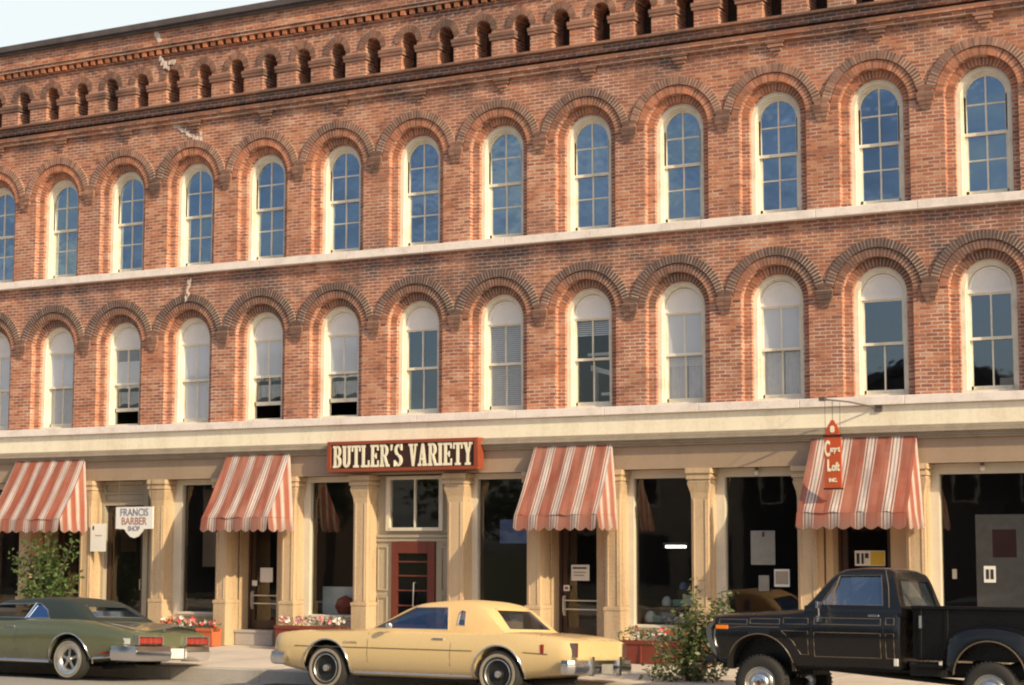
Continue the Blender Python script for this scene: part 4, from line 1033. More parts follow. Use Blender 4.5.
def flower_box(x0,x1,y,z1,label,nflow,cols,m='planter_red',leafn=220,depth=.3,group=None,lh=.12):
    o=thing('flower_box',label,'planter',((x0+x1)/2,y,-.005 if y>-1 else -.02)); hw=(x1-x0)/2; z1=z1
    mb=MB(); mb.prism_x([(-depth/2+.03,0),(depth/2-.03,0),(depth/2,z1),(depth/2-.03,z1),(depth/2-.05,z1-.06),(-depth/2+.05,z1-.06),(-depth/2+.03,z1),(-depth/2,z1)],-hw,hw)
    mb.box(-hw-.015,hw+.015,-depth/2-.015,-depth/2+.005,z1-.05,z1+.01)
    for k in range(1,int(hw*2/.4)): mb.box(-hw+k*.4-.015,-hw+k*.4+.015,-depth/2-.005,-depth/2+.03,.02,z1-.05)
    mb.build('box',M[m],o,bevel=.004)
    mb=MB(); mb.box(-hw+.03,hw-.03,-depth/2+.055,depth/2-.055,z1-.08,z1-.05); mb.build('soil',M['soil'],o)
    mb=MB(); k=int(hw*2/.12)
    for q in range(k):
        x=-hw+.06+(2*hw-.12)*q/max(1,k-1); leaves(mb,(x,random.uniform(-.05,.02),z1+lh*.6+random.uniform(-.02,.04)),(.10,depth*.55,lh),leafn//k+6,.055)
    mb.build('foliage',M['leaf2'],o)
    protos={}
    for q in range(nflow):
        x=random.uniform(-hw+.03,hw-.03); yy=random.uniform(-depth*.55,depth*.4); z=z1+lh*random.uniform(.7,1.7); cc=random.choice(cols)
        if cc not in protos:
            fm=MB(); r_=.034
            for p in range(7):
                a=p/7*2*PI; u=Vector((math.cos(a),math.sin(a)*.6-.3,math.sin(a)))*r_; v=Vector((-math.sin(a),.3,math.cos(a)))*r_*.45
                fm.add([(0,0,0),u*.6+v,u,u*.6-v],[(0,1,2,3)])
                k_=Vector((0,.012,.012)); fm.add([k_,u*.5+v+Vector((0,.03,0)),u*.7+Vector((0,.03,.02)),u*.5-v],[(0,1,2,3)])
            protos[cc]=fm.build('flower',M[cc],o); f_=protos[cc]
        else: f_=protos[cc].copy(); COL.objects.link(f_)
        f_.location=(x,yy,z); f_.rotation_euler=(random.uniform(-.4,.4),random.uniform(0,6),random.uniform(-.5,.5)); f_.scale=(1,1,1) if False else tuple([random.uniform(.7,1.3)]*3)
    return o
flower_box(14.85,16.35,-1.08,.36,'long red planter box with white blooms on the sidewalk between coupe and pickup',34,['petal_white','petal_red'],leafn=420,lh=.13)
flower_box(7.75,9.15,-.62,.42,'flower box full of white and pink blooms below the window left of the red door',85,['petal_white','petal_white','petal_pink'],m='planter_red',leafn=160,lh=.1)
flower_box(4.95,5.85,-.55,.30,'flower box of pink and white blooms below the window beside the barber door',46,['petal_white','petal_pink','petal_red'],m='darkwood',leafn=200,lh=.13)
o=flower_box(5.88,6.24,-.52,.33,'short terracotta trough of white and red flowers beside the brown door',12,['petal_white','petal_red'],m='terracotta',leafn=60,lh=.08)
# ------------------------------------------------------------------ vehicles (front faces -x, origin on the road below the front axle)
class Body:
    def __init__(s,xs,zb,zs,wm,crown): s.xs,s.zb_,s.zs_,s.wm_,s.cr=xs,zb,zs,wm,crown
    def sec(s,x):
        zb=interp(s.xs,s.zb_,x); zs=interp(s.xs,s.zs_,x); w=interp(s.xs,s.wm_,x); c=interp(s.xs,s.cr,x); h=zs-zb
        return [(0,zb),(w*.80,zb),(w*.90,zb+.045),(w*.95,zb+.18*h),(w*.985,zb+.36*h),(w,zb+.55*h),(w*.992,zb+.72*h),(w*.975,zs-.13*h),(w*.955,zs-.05*h),(w*.915,zs-.008),(w*.86,zs+.004),(w*.55,zs+c*.7),(0,zs+c)]
    def w(s,x,z):
        P=s.sec(x)[1:10]
        for (y0,z0),(y1,z1) in zip(P,P[1:]):
            if z0<=z<=z1: return y0+(y1-y0)*(z-z0)/max(1e-6,z1-z0)
        return P[0][0] if z<P[0][1] else P[-1][0]
    def mesh(s,name,m,parent,n=56):
        mb=MB(); x0,x1=s.xs[0],s.xs[-1]; rings=[]
        for k in range(n+1):
            x=x0+(x1-x0)*k/n; P=s.sec(x); rings.append([(x,y,z) for y,z in P]+[(x,-y,z) for y,z in P[-2:0:-1]])
        m_=len(rings[0]); v=[p for r_ in rings for p in r_]; fs=[]
        for k in range(n):
            for i in range(m_):
                j=(i+1)%m_; fs.append((k*m_+i,k*m_+j,(k+1)*m_+j,(k+1)*m_+i))
        fs.append(tuple(range(m_-1,-1,-1))); fs.append(tuple(n*m_+i for i in range(m_)))
        mb.add(v,fs); return mb.build(name,m,parent,recalc=True)
def cyl_cutter(x,z,r,y0,y1,n=40):
    mb=MB(); mb.prism_y([(x+r*math.cos(2*PI*k/n),z+r*math.sin(2*PI*k/n)) for k in range(n)],y0,y1); return mb.build('cut',M['dark'],recalc=True)
def smooth_obj(o,a=32): 
    o.data.polygons.foreach_set('use_smooth',[True]*len(o.data.polygons)); o.data.set_sharp_from_angle(angle=R(a))
def side_strip(mb,body,pts,r=.006,off=.004,side=-1,n=6,mi=0,step=.12):
    P=[]
    for (xa,za),(xb,zb) in zip(pts,pts[1:]):
        k=max(1,int(math.hypot(xb-xa,zb-za)/step))
        for q in range(k): P.append((xa+(xb-xa)*q/k,za+(zb-za)*q/k))
    P.append(pts[-1])
    mb.tube([(x,side*(body.w(x,z)+off),z) for x,z in P],r,n,mi)
class Cab:
    """greenhouse: belt height zb(x), roof profile zt(x), half width from wb (belt) to wr (roof)"""
    def __init__(s,xs,zt,zb,wb,wr,zr,taper=None): s.xs,s.zt,s.zb,s.wb,s.wr,s.zr,s.tp=xs,zt,zb,wb,wr,zr,taper
    def w(s,x,z):
        k=(interp(*s.tp,x) if s.tp else 1)
        return (s.wb+(s.wr-s.wb)*(z-s.zb)/(s.zr-s.zb))*k
    def mesh(s,name,m,parent,n=48,th=.028):
        mb=MB(); rings=[]
        for q in range(n+1):
            x=s.xs[0]+(s.xs[-1]-s.xs[0])*q/n; zt=interp(s.xs,s.zt,x) ; z0=s.zb-.10
            zt=max(zt,s.zb+.03); h=zt-s.zb; 
            wt=s.w(x,zt)
            P=[(0,z0),(s.w(x,s.zb),z0),(s.w(x,s.zb),s.zb),(s.w(x,s.zb+h*.5),s.zb+h*.5),(s.w(x,zt-.28*min(h,.2)),zt-.28*min(h,.2)),(wt-.02,zt-.10*min(h,.2)),(wt-.07,zt-.01*min(h,.2)),(wt*.5,zt+.018*min(1,h*5)),(0,zt+.024*min(1,h*5))]
            rings.append([(x,y,z) for y,z in P]+[(x,-y,z) for y,z in P[-2:0:-1]])
        k=len(rings[0]); v=[p for r_ in rings for p in r_]; fs=[]
        for a in range(n):
            for i in range(k):
                j=(i+1)%k; fs.append((a*k+i,a*k+j,(a+1)*k+j,(a+1)*k+i))
        fs.append(tuple(range(k-1,-1,-1))); fs.append(tuple(n*k+i for i in range(k)))
        mb.add(v,fs); o=mb.build(name,m,parent,recalc=True)
        sd_=o.modifiers.new('s','SOLIDIFY'); sd_.thickness=th; sd_.offset=-1
        bool_apply(o,[]); return o
def wheel(parent,x,z,yo,side,style,r=.335,tw=.19):
    sg_=1 if side<0 else -1; y0=side*yo
    k=r/.335
    mb=MB(); mb.lathe_y([(.195*k,.02),(.205*k,.005),(.235*k,0),(.285*k,-.004),(.315*k,.012),(.331*k,.04),(.335*k,.07),(.335*k,tw-.05),(.322*k,tw-.01),(.28*k,tw),(.19*k,tw)],x,z,y0,40,0,sg_)
    if style=='truck':
        for q in range(40):
            a=2*PI*q/40; c,s_=math.cos(a),math.sin(a); 
            mb.tube([(x+(r+.002)*c,y0+sg_*.03,z+(r+.002)*s_),(x+(r+.002)*c,y0+sg_*.10,z+(r+.002)*s_)],.009,4)
    w_=mb.build('wheel',M['rubber'],parent,smooth=40)
    if style in('white','thin'):
        mb=MB(); a,b_=((.238,.282) if style=='white' else (.255,.282)); mb.lathe_y([(a*k,-.001),(a*k+.004,-.006),(b_*k-.004,-.008),(b_*k,-.002)],x,z,y0,40,0,sg_); mb.build('whitewall',M['whitewall'],w_,smooth=40)
    mb=MB()
    if style=='white': # dark styled wheel with bright edge and cap
        mb.lathe_y([(.205*k,.004),(.196*k,.0),(.188*k,.012)],x,z,y0,40,0,sg_); rim=mb.build('rim',M['wheel_steel'],w_,smooth=40)
        mb=MB(); mb.lathe_y([(.188*k,.014),(.16*k,.045),(.08*k,.05),(.07*k,.03),(.001,.028)],x,z,y0,32,0,sg_)
        mb.build('wheel_disc',M['black_trim'],w_,smooth=40)
        mb=MB(); mb.lathe_y([(.05*k,.028),(.045*k,.002),(.001,-.006)],x,z,y0,20,0,sg_)
        pass
        mb.build('hub_cap',M['wheel_steel'],w_,smooth=40)
    elif style=='thin': # bright trim ring, slotted dark centre
        mb.lathe_y([(.252*k,-.001),(.24*k,-.010),(.20*k,-.006),(.158*k,.03),(.15*k,.05)],x,z,y0,40,0,sg_); mb.build('rim',M['wheel_steel'],w_,smooth=40)
        mb=MB(); mb.lathe_y([(.158*k,.05),(.001,.055)],x,z,y0,32,0,sg_); mb.build('wheel_disc',M['black_trim'],w_,smooth=40)
        mb=MB(); mb.lathe_y([(.05*k,.05),(.045*k,.01),(.001,.004)],x,z,y0,20,0,sg_)
        for q in range(5):
            a=2*PI*q/5+.3; c,s_=math.cos(a),math.sin(a); t=.022
            mb.add([(x+.04*c-t*s_,y0+sg_*.03,z+.04*s_+t*c),(x+.155*c-t*s_,y0+sg_*.035,z+.155*s_+t*c),(x+.155*c+t*s_,y0+sg_*.035,z+.155*s_-t*c),(x+.04*c+t*s_,y0+sg_*.03,z+.04*s_-t*c)],[(0,1,2,3)])
        mb.build('hub_cap',M['wheel_steel'],w_,smooth=40)
    else:
        mb.lathe_y([(.205*k,.006),(.195*k,.02),(.18*k,.03),(.165*k,.012),(.15*k,.03),(.12*k,.045)],x,z,y0,40,0,sg_); mb.build('rim',M['wheel_steel'],w_,smooth=40)
        mb=MB(); mb.lathe_y([(.125*k,.045),(.12*k,.01),(.10*k,-.012),(.07*k,-.018),(.065*k,-.006),(.03*k,-.01),(.001,-.014)],x,z,y0,32,0,sg_); cp=mb.build('hub_cap',M['chrome'],w_,smooth=40)
        mb=MB(); mb.lathe_y([(.032*k,-.012),(.028*k,-.018),(.001,-.02)],x,z,y0,20,0,sg_); mb.build('cap_centre',M['maroon'],w_,smooth=40)
    return w_
def sweep(mb,path,z0,z1,t,mi=0,bul=.02):
    """upright bar of thickness t following an (x,y) path"""
    P=[Vector((x,y)) for x,y in path]; n=len(P); O=[];I=[]
    for i,p in enumerate(P):
        a=P[max(0,i-1)]; b_=P[min(n-1,i+1)]; d_=(b_-a).normalized(); nn=Vector((d_.y,-d_.x)); O.append(p+nn*t/2); I.append(p-nn*t/2)
    v=[];fs=[]
    for i in range(n):
        nn=(O[i]-I[i]).normalized()
        zm=(z0+z1)/2; h=z1-z0
        ring=[(I[i].x,I[i].y,z0),(O[i].x,O[i].y,z0+.015),(O[i].x+nn.x*bul,O[i].y+nn.y*bul,z0+h*.3),(O[i].x+nn.x*bul,O[i].y+nn.y*bul,z0+h*.6),(O[i].x+nn.x*bul*.5,O[i].y+nn.y*bul*.5,z0+h*.66),(O[i].x+nn.x*bul*.4,O[i].y+nn.y*bul*.4,z1-.02),(I[i].x,I[i].y,z1)]
        v+=ring
    m_=7
    for i in range(n-1):
        for k in range(m_):
            j=(k+1)%m_; fs.append((i*m_+k,(i+1)*m_+k,(i+1)*m_+j,i*m_+j))
    fs.append(tuple(range(m_))); fs.append(tuple((n-1)*m_+k for k in range(m_-1,-1,-1)))
    mb.add(v,fs,mi)
def arch_lip(mb,body,x,z,r,side,a0=-8,a1=188,rr=.011,off=.003,clipz=None):
    P=[]
    for k in range(25):
        a=R(a0+(a1-a0)*k/24); px,pz=x+r*math.cos(a),z+r*math.sin(a)
        P.append((px,side*(body.w(px,max(pz,interp(body.xs,body.zb_,px)+.02))+off),pz))
    mb.tube(P,rr,6)
def wells(root,wb,hz,r,w,depth=.34,bot=.2):
    mb=MB()
    for x in (0,wb):
        for sd_ in(-1,1):
            n=24; 
            y0,y1=sorted((sd_*(w-.06),sd_*(w-depth)))
            P=[(x+(r-.004)*math.cos(PI*k/n),hz+(r-.004)*math.sin(PI*k/n)) for k in range(n+1)]
            for a,b_ in zip(P,P[1:]): mb.quad((a[0],y0,a[1]),(b_[0],y0,b_[1]),(b_[0],y1,b_[1]),(a[0],y1,a[1]))
            yi=sd_*(w-depth); mb.add([(px,yi,pz) for px,pz in P],[tuple(range(len(P)))])
    mb.box(.45,wb-.45,-.7,.7,bot,bot+.08); mb.tube([(0,-.7,hz-.06),(0,.7,hz-.06)],.04,8); mb.tube([(wb,-.7,hz),(wb,.7,hz)],.05,8)
    mb.lathe_y([(.001,-.12),(.1,-.1),(.14,0),(.1,.1),(.001,.12)],wb,hz,0,12)
    mb.tube([(wb+.3,-.45,bot+.02),(wb+1.0,-.5,bot+.06)],.035,8)
    return mb.build('underbody',M['black_trim'],root)
def seats(root,xs,z,m='seat',wd=.62):
    mb=MB()
    for x in xs:
        for sd_ in(-1,1):
            y0,y1=sorted((sd_*.04,sd_*wd)); mb.box(x,x+.14,y0,y1,z-.1,z+.13)
            mb.box(x-.45,x,y0,y1,z-.1,z-.06)
    return mb.build('seat',M[m],root,bevel=.03)
def pane(root,pts,name='window',m='glass_car'):
    mb=MB(); mb.add(pts,[tuple(range(len(pts)))]); return mb.build(name,M[m],root)
def poly_y(cab,pts,side,off): return [(x,side*(cab.w(x,z)-off),z) for x,z in pts]

# ---- tan coupe
def coupe(loc,rx):
    r_=thing('parked_coupe','cream tan two door coupe with padded roof parked in front of the red door','car',(0,0,0),'cars parked along the kerb')
    WB=2.84; HZ=.33
    xs=[-1.0,-.93,-.75,-.3,.3,1.0,2.0,2.9,3.55,3.87,3.93]
    b=Body(xs,[.42,.36,.32,.26,.24,.24,.24,.26,.33,.37,.42],[.76,.81,.83,.845,.865,.885,.88,.895,.865,.82,.80],[.78,.86,.90,.925,.935,.94,.94,.935,.90,.86,.82],[.01,.03,.035,.04,.03,.02,.02,.02,.03,.02,.01])
    o=b.mesh('body',M['paint_yellow'],r_)
    cs=[]
    for x,rr in ((0,.395),(WB,.375)):
        for y0,y1 in ((-1.2,-.58),(.58,1.2)): cs.append(cyl_cutter(x,HZ+.01,rr,y0,y1))
    bool_apply(o,cs); smooth_obj(o)
    wells(r_,WB,HZ+.01,.39,.94)
    # roof
    cab=Cab([.66,1.42,1.65,2.0,2.30,2.50,2.88],[.885,1.27,1.30,1.32,1.30,1.235,.905],.885,.86,.64,1.30,([.66,1.4,2.2,2.5,2.88],[.97,1,1,.985,.93]))
    c=cab.mesh('roof',M['vinyl_yellow'],r_)
    sidep=[(.78,.915),(1.38,1.215),(1.90,1.225),(2.00,.915)]
    op=[(2.12,.985),(2.11,1.16),(2.14,1.185),(2.20,1.17),(2.25,.975)]
    ct=[]
    for P in (sidep,op):
        mb=MB(); mb.prism_y(P,-1.2,1.2); ct.append(mb.build('cut',M['dark'],recalc=True))
    mb=MB(); mb.prism_x([(-.703,.9235),(.703,.9235),(.54,1.235),(-.545,1.228)],.27,1.443); ct.append(mb.build('cut',M['dark'],recalc=True))
    mb=MB(); mb.prism_x([(-.58,.955),(.58,.955),(.49,1.20),(-.49,1.20)],2.40,3.3); ct.append(mb.build('cut',M['dark'],recalc=True))
    bool_apply(c,ct); smooth_obj(c)
    for s_ in(-1,1):
        pane(r_,poly_y(cab,sidep,s_,.018)); pane(r_,poly_y(cab,op,s_,.018))
    pane(r_,[(.76,-.70,.915),(.76,.70,.915),(1.43,.55,1.245),(1.43,-.55,1.245)],'windscreen')
    pane(r_,[(2.82,-.58,.95),(2.82,.58,.95),(2.53,.49,1.205),(2.53,-.49,1.205)],'rear_window')
    seats(r_,(1.65,2.25),.93,'seat_tan'); mb=MB(); mb.box(.85,1.05,-.62,.62,.86,.93); mb.tube([(1.22+.03*math.cos(t*PI/8),-.35+.17*math.cos(t*PI/8),.95+.15*math.sin(t*PI/8)) for t in range(16)],.012,5,closed=True); mb.build('dashboard',M['seat'],r_)
    # chrome: window surround, sills, arches, moulding, bumpers
    mb=MB()
    for s_ in(-1,1):
        mb.tube([(x,s_*(cab.w(x,z)+.004),z) for x,z in sidep],.011,6,closed=True); mb.tube([(x,s_*(cab.w(x,z)+.004),z) for x,z in op],.007,6,closed=True)
        side_strip(mb,b,[(.45,.285),(2.4,.285)],.016,.006,s_)
        arch_lip(mb,b,0,HZ+.01,.402,s_); arch_lip(mb,b,WB,HZ+.01,.382,s_)
    mb.tube([(2.845,-.58,.945),(2.845,.58,.945),(2.535,.49,1.215),(2.535,-.49,1.215)],.012,6,closed=True)
    mb.build('chrome_trim',M['chrome'],r_,smooth=50)
    for s_ in(-1,1):
        mb=MB(); side_strip(mb,b,[(-.55,.635),(2.44,.635)],.006,.003,s_); mb.build('side_moulding',M['seat'],r_)
        mb=MB(); side_strip(mb,b,[(3.24,.635),(3.6,.62)],.006,.003,s_); mb.build('side_moulding',M['seat'],r_)
    mb=MB()
    for s_ in(-1,1):
        side_strip(mb,b,[(.72,.845),(.72,.45),(.86,.26)],.004,.0005,s_); side_strip(mb,b,[(2.10,.86),(2.08,.30)],.004,.0005,s_)
    mb.tube([(3.45,-.82,.873),(3.48,.0,.905),(3.45,.82,.873)],.004,5)
    mb.build('door_seam',M['seat'],r_)
    for s_ in(-1,1):
        mb=MB(); y=s_*(b.w(1.86,.79)+.018); mb.box(1.80,1.98,min(y,y-s_*.02),max(y,y-s_*.02),.775,.80); mb.build('door_handle',M['chrome'],r_,bevel=.006)
    mb=MB(); mb.lathe_z([(.001,-.03),(.04,-.025),(.05,0),(.045,.03),(.001,.035)],1.12,-1.0,.95); mb.tube([(1.1,-.90,.90),(1.12,-.97,.94)],.012,6); mb.build('wing_mirror',M['chrome'],r_,smooth=40)
    mb=MB(); sweep(mb,[(3.84,-.93),(3.92,-.915),(3.97,-.86),(3.99,-.6),(4.0,0),(3.99,.6),(3.97,.86),(3.92,.915),(3.84,.93)],.36,.57,.05); 
    for y in(-.42,.42): mb.box(4.01,4.06,y-.035,y+.035,.34,.60)
    mb.build('rear_bumper',M['chrome'],r_,smooth=30)
    mb=MB(); sweep(mb,[(4.035,-.36),(4.04,0),(4.03,.6),(4.0,.86),(3.955,.945),(3.90,.965)],.43,.485,.02,bul=.004); mb.build('bumper_strip',M['black_trim'],r_)
    mb=MB(); sweep(mb,[(-.70,.92),(-.95,.88),(-1.04,.7),(-1.10,0),(-1.04,-.7),(-.95,-.88),(-.70,-.92)],.36,.56,.05); mb.build('front_bumper',M['chrome'],r_,smooth=30)
    for s_ in(-1,1):
        mb=MB(); y0,y1=sorted((s_*.45,s_*.80)); y0,y1=sorted((s_*.70,s_*.80)); mb.box(3.92,3.95,y0,y1,.60,.765); tl=mb.build('tail_light',M['maroon'],r_,bevel=.008)
        mb=MB(); mb.box(3.90,3.955,y0-.015,y1+.015,.585,.60); mb.box(3.90,3.955,y0-.015,y1+.015,.766,.78); mb.box(3.90,3.955,y0-.018,y0-.003,.60,.765); mb.box(3.90,3.955,y1+.003,y1+.018,.60,.765); mb.build('bezel',M['chrome'],tl)
        mb=MB(); x=3.52; y=s_*(b.w(x,.68)+.002); mb.box(x-.025,x+.025,min(y,y+s_*.008),max(y,y+s_*.008),.62,.75); mb.build('side_marker',M['lens_red'],r_)
        mb=MB(); mb.lathe_y([(.001,0),(.085,0),(.095,.02)],0,0,0,20); h=mb.build('headlight',M['lens_clear'],r_,smooth=40); h.rotation_euler=(0,0,-PI/2); h.location=(-.985,s_*.62,.66)
    mb=MB(); mb.box(4.058,4.066,-.17,.17,.37,.50); mb.build('licence_plate',M['poster_grey'],r_)
    mb=MB(); mb.box(3.91,3.925,-.60,.60,.585,.80); mb.build('rear_panel',M['paint_yellow'],r_)
    mb=MB(); mb.box(-1.02,-.985,-.28,.28,.50,.84)
    for k in range(9): mb.box(-1.035,-1.02,-.26+k*.06,-.245+k*.06,.51,.83)
    mb.build('grille',M['chrome'],r_)
    text_mesh('Cordoba',.055,'script_badge',M['chrome'],r_,(.42,-(b.w(.5,.70)+.004),.69),sx=1.2,shear=.3,extr=.002)
    for x in(0,WB):
        for s_ in(-1,1): wheel(r_,x,HZ,.915,s_,'white',.33)
    return r_
# ---- green hardtop
def hardtop(loc,rx):
    r_=thing('parked_hardtop','dark green two door hardtop with black green roof and chrome tail, parked leftmost','car',(0,0,0),'cars parked along the kerb')
    WB=3.1; HZ=.33; q=-WB      # origin under the rear axle
    xs=[q-1.05,q-.98,q-.6,q,q+.9,-1.3,-.7,0,.7,1.16,1.25]
    b=Body(xs,[.44,.38,.32,.26,.24,.24,.24,.27,.34,.40,.44],[.76,.82,.87,.89,.905,.915,.95,.95,.87,.79,.76],[.80,.90,.95,.97,.975,.975,.985,.985,.95,.90,.87],[.01,.03,.04,.04,.02,.02,.015,.01,.015,.01,.005])
    o=b.mesh('body',M['paint_green'],r_)
    cs=[]
    for x in(q,0):
        for y0,y1 in ((-1.2,-.6),(.6,1.2)): cs.append(cyl_cutter(x,HZ+.0,.395,y0,y1))
    bool_apply(o,cs); smooth_obj(o)
    w_=wells(r_,WB,HZ,.39,.98); w_.location=(q,0,0)
    cab=Cab([-2.35,-1.62,-1.2,-.75,-.40,-.18,.24],[.92,1.225,1.265,1.28,1.255,1.185,.955],.93,.87,.66,1.27,([-2.35,-1.6,-.7,-.2,.24],[.97,1,1,.97,.88]))
    c=cab.mesh('roof',M['vinyl_green'],r_)
    sidep=[(-2.18,.955),(-1.66,1.165),(-.83,1.185),(-.62,1.08),(-.52,.955)]
    ct=[]; mb=MB(); mb.prism_y(sidep,-1.2,1.2); ct.append(mb.build('cut',M['dark'],recalc=True))
    mb=MB(); mb.prism_x([(-.68,.96),(.68,.96),(.56,1.205),(-.56,1.205)],-2.8,-1.55); ct.append(mb.build('cut',M['dark'],recalc=True))
    mb=MB(); mb.prism_x([(-.54,1.0),(.54,1.0),(.46,1.15),(-.46,1.15)],-.26,1.2); ct.append(mb.build('cut',M['dark'],recalc=True))
    bool_apply(c,ct); smooth_obj(c)
    mb=MB(); mb.tube([(-1.02,-(cab.w(-1.0,.95)+.002),.945),(-.93,-(cab.w(-.93,1.19)+.0),1.195)],.014,6); mb.tube([(-1.02,(cab.w(-1.0,.95)+.002),.945),(-.93,(cab.w(-.93,1.19)+.0),1.195)],.014,6)
    for s_ in(-1,1): mb.tube([(x,s_*(cab.w(x,z)+.004),z) for x,z in sidep],.010,6,closed=True)
    for s_ in(-1,1):
        side_strip(mb,b,[(q+.45,.29),(-.43,.29)],.026,.004,s_); side_strip(mb,b,[(.44,.36),(.88,.40)],.02,.004,s_); arch_lip(mb,b,0,HZ,.402,s_); arch_lip(mb,b,q,HZ,.402,s_)
    mb.tube([(.19,-.54,.992),(.19,.54,.992),(-.135,.46,1.165),(-.135,-.46,1.165)],.014,6,closed=True)
    mb.build('chrome_trim',M['chrome'],r_,smooth=50)
    for s_ in(-1,1): pane(r_,poly_y(cab,[(-1.0,.955),(-.90,1.18),(-.83,1.185),(-.62,1.08),(-.52,.955)],s_,.02))
    pane(r_,[(-2.24,-.69,.955),(-2.24,.69,.955),(-1.62,.57,1.21),(-1.62,-.57,1.21)],'windscreen'); pane(r_,[(.165,-.54,.99),(.165,.54,.99),(-.145,.46,1.155),(-.145,-.46,1.155)],'rear_window')
    seats(r_,(-1.35,-.68),.95); mb=MB(); mb.box(-2.15,-1.95,-.62,.62,.9,.97); mb.build('dashboard',M['seat'],r_)
    mb=MB()
    for s_ in(-1,1):
        side_strip(mb,b,[(-1.05,.93),(-1.12,.6),(-1.05,.30)],.004,.0005,s_); side_strip(mb,b,[(-2.35,.9),(-2.35,.32)],.004,.0005,s_)
    mb.tube([(.42,-.80,.935),(1.0,-.78,.83),(1.17,-.76,.80)],.004,5); mb.tube([(.42,.80,.935),(1.0,.78,.83),(1.17,.76,.80)],.004,5)
    mb.build('door_seam',M['black_trim'],r_)
    for s_ in(-1,1):
        mb=MB(); y=s_*(b.w(-1.25,.82)+.018); mb.box(-1.32,-1.14,min(y,y-s_*.02),max(y,y-s_*.02),.80,.83); mb.build('door_handle',M['chrome'],r_,bevel=.006)
    # tail: loop bumper with lamps set in it
    mb=MB(); sweep(mb,[(.92,-.965),(1.15,-.95),(1.27,-.88),(1.33,-.6),(1.36,-.25),(1.37,-.18)],.33,.58,.07,bul=.035); sweep(mb,[(1.37,.18),(1.36,.25),(1.33,.6),(1.27,.88),(1.15,.95),(.92,.965)],.33,.58,.07,bul=.035); sweep(mb,[(1.32,-.2),(1.33,.2)],.35,.49,.05)
    mb.build('rear_bumper',M['chrome'],r_,smooth=35)
    for s_ in(-1,1):
        mb=MB(); y0,y1=sorted((s_*.30,s_*.84)); mb.box(1.26,1.325,y0,y1,.60,.69); tl=mb.build('tail_light',M['lens_red'],r_,bevel=.01)
        mb=MB(); mb.box(1.25,1.335,y0-.03,y1+.03,.705,.725); mb.box(1.25,1.34,y0-.03,y0-.002,.582,.705); mb.box(1.25,1.34,y1+.002,y1+.03,.582,.705)
        for k in range(1,4): yy=y0+(y1-y0)*k/4; mb.box(1.327,1.333,yy-.004,yy+.004,.59,.70)
        mb.build('bezel',M['chrome'],tl)
        mb=MB(); y=s_*(b.w(1.1,.70)+.004); mb.box(1.02,1.2,min(y,y+s_*.006),max(y,y+s_*.006),.59,.68); mb.build('side_marker',M['lens_clear'],r_)
    mb=MB(); x=.70; y=-(b.w(x,.44)+.003); mb.box(x-.08,x+.10,y-.008,y,.43,.46); mb.build('side_marker',M['lens_red'],r_)
    mb=MB(); mb.box(1.385,1.40,-.16,.16,.38,.53); mb.build('licence_plate',M['plate'],r_)
    mb=MB(); mb.box(1.24,1.28,-.28,.28,.52,.74); mb.build('rear_panel',M['paint_green'],r_)
    mb=MB(); mb.lathe_z([(.001,0),(.03,0),(.02,.015),(.001,.02)],1.12,0,.80); mb.build('trunk_badge',M['chrome'],r_)
    mb=MB(); sweep(mb,[(q-.75,.95),(q-1.0,.9),(q-1.1,.7),(q-1.16,0),(q-1.1,-.7),(q-1.0,-.9),(q-.75,-.95)],.38,.58,.05); mb.build('front_bumper',M['chrome'],r_,smooth=30)
    for s_ in(-1,1):
        mb=MB(); mb.lathe_y([(.001,0),(.085,0),(.095,.02)],0,0,0,20); h=mb.build('headlight',M['lens_clear'],r_,smooth=40); h.rotation_euler=(0,0,-PI/2); h.location=(q-1.05,s_*.66,.68)
    for x in(q,0):
        for s_ in(-1,1): wheel(r_,x,HZ,.945,s_,'thin',.335)
    return r_
RB=[None]
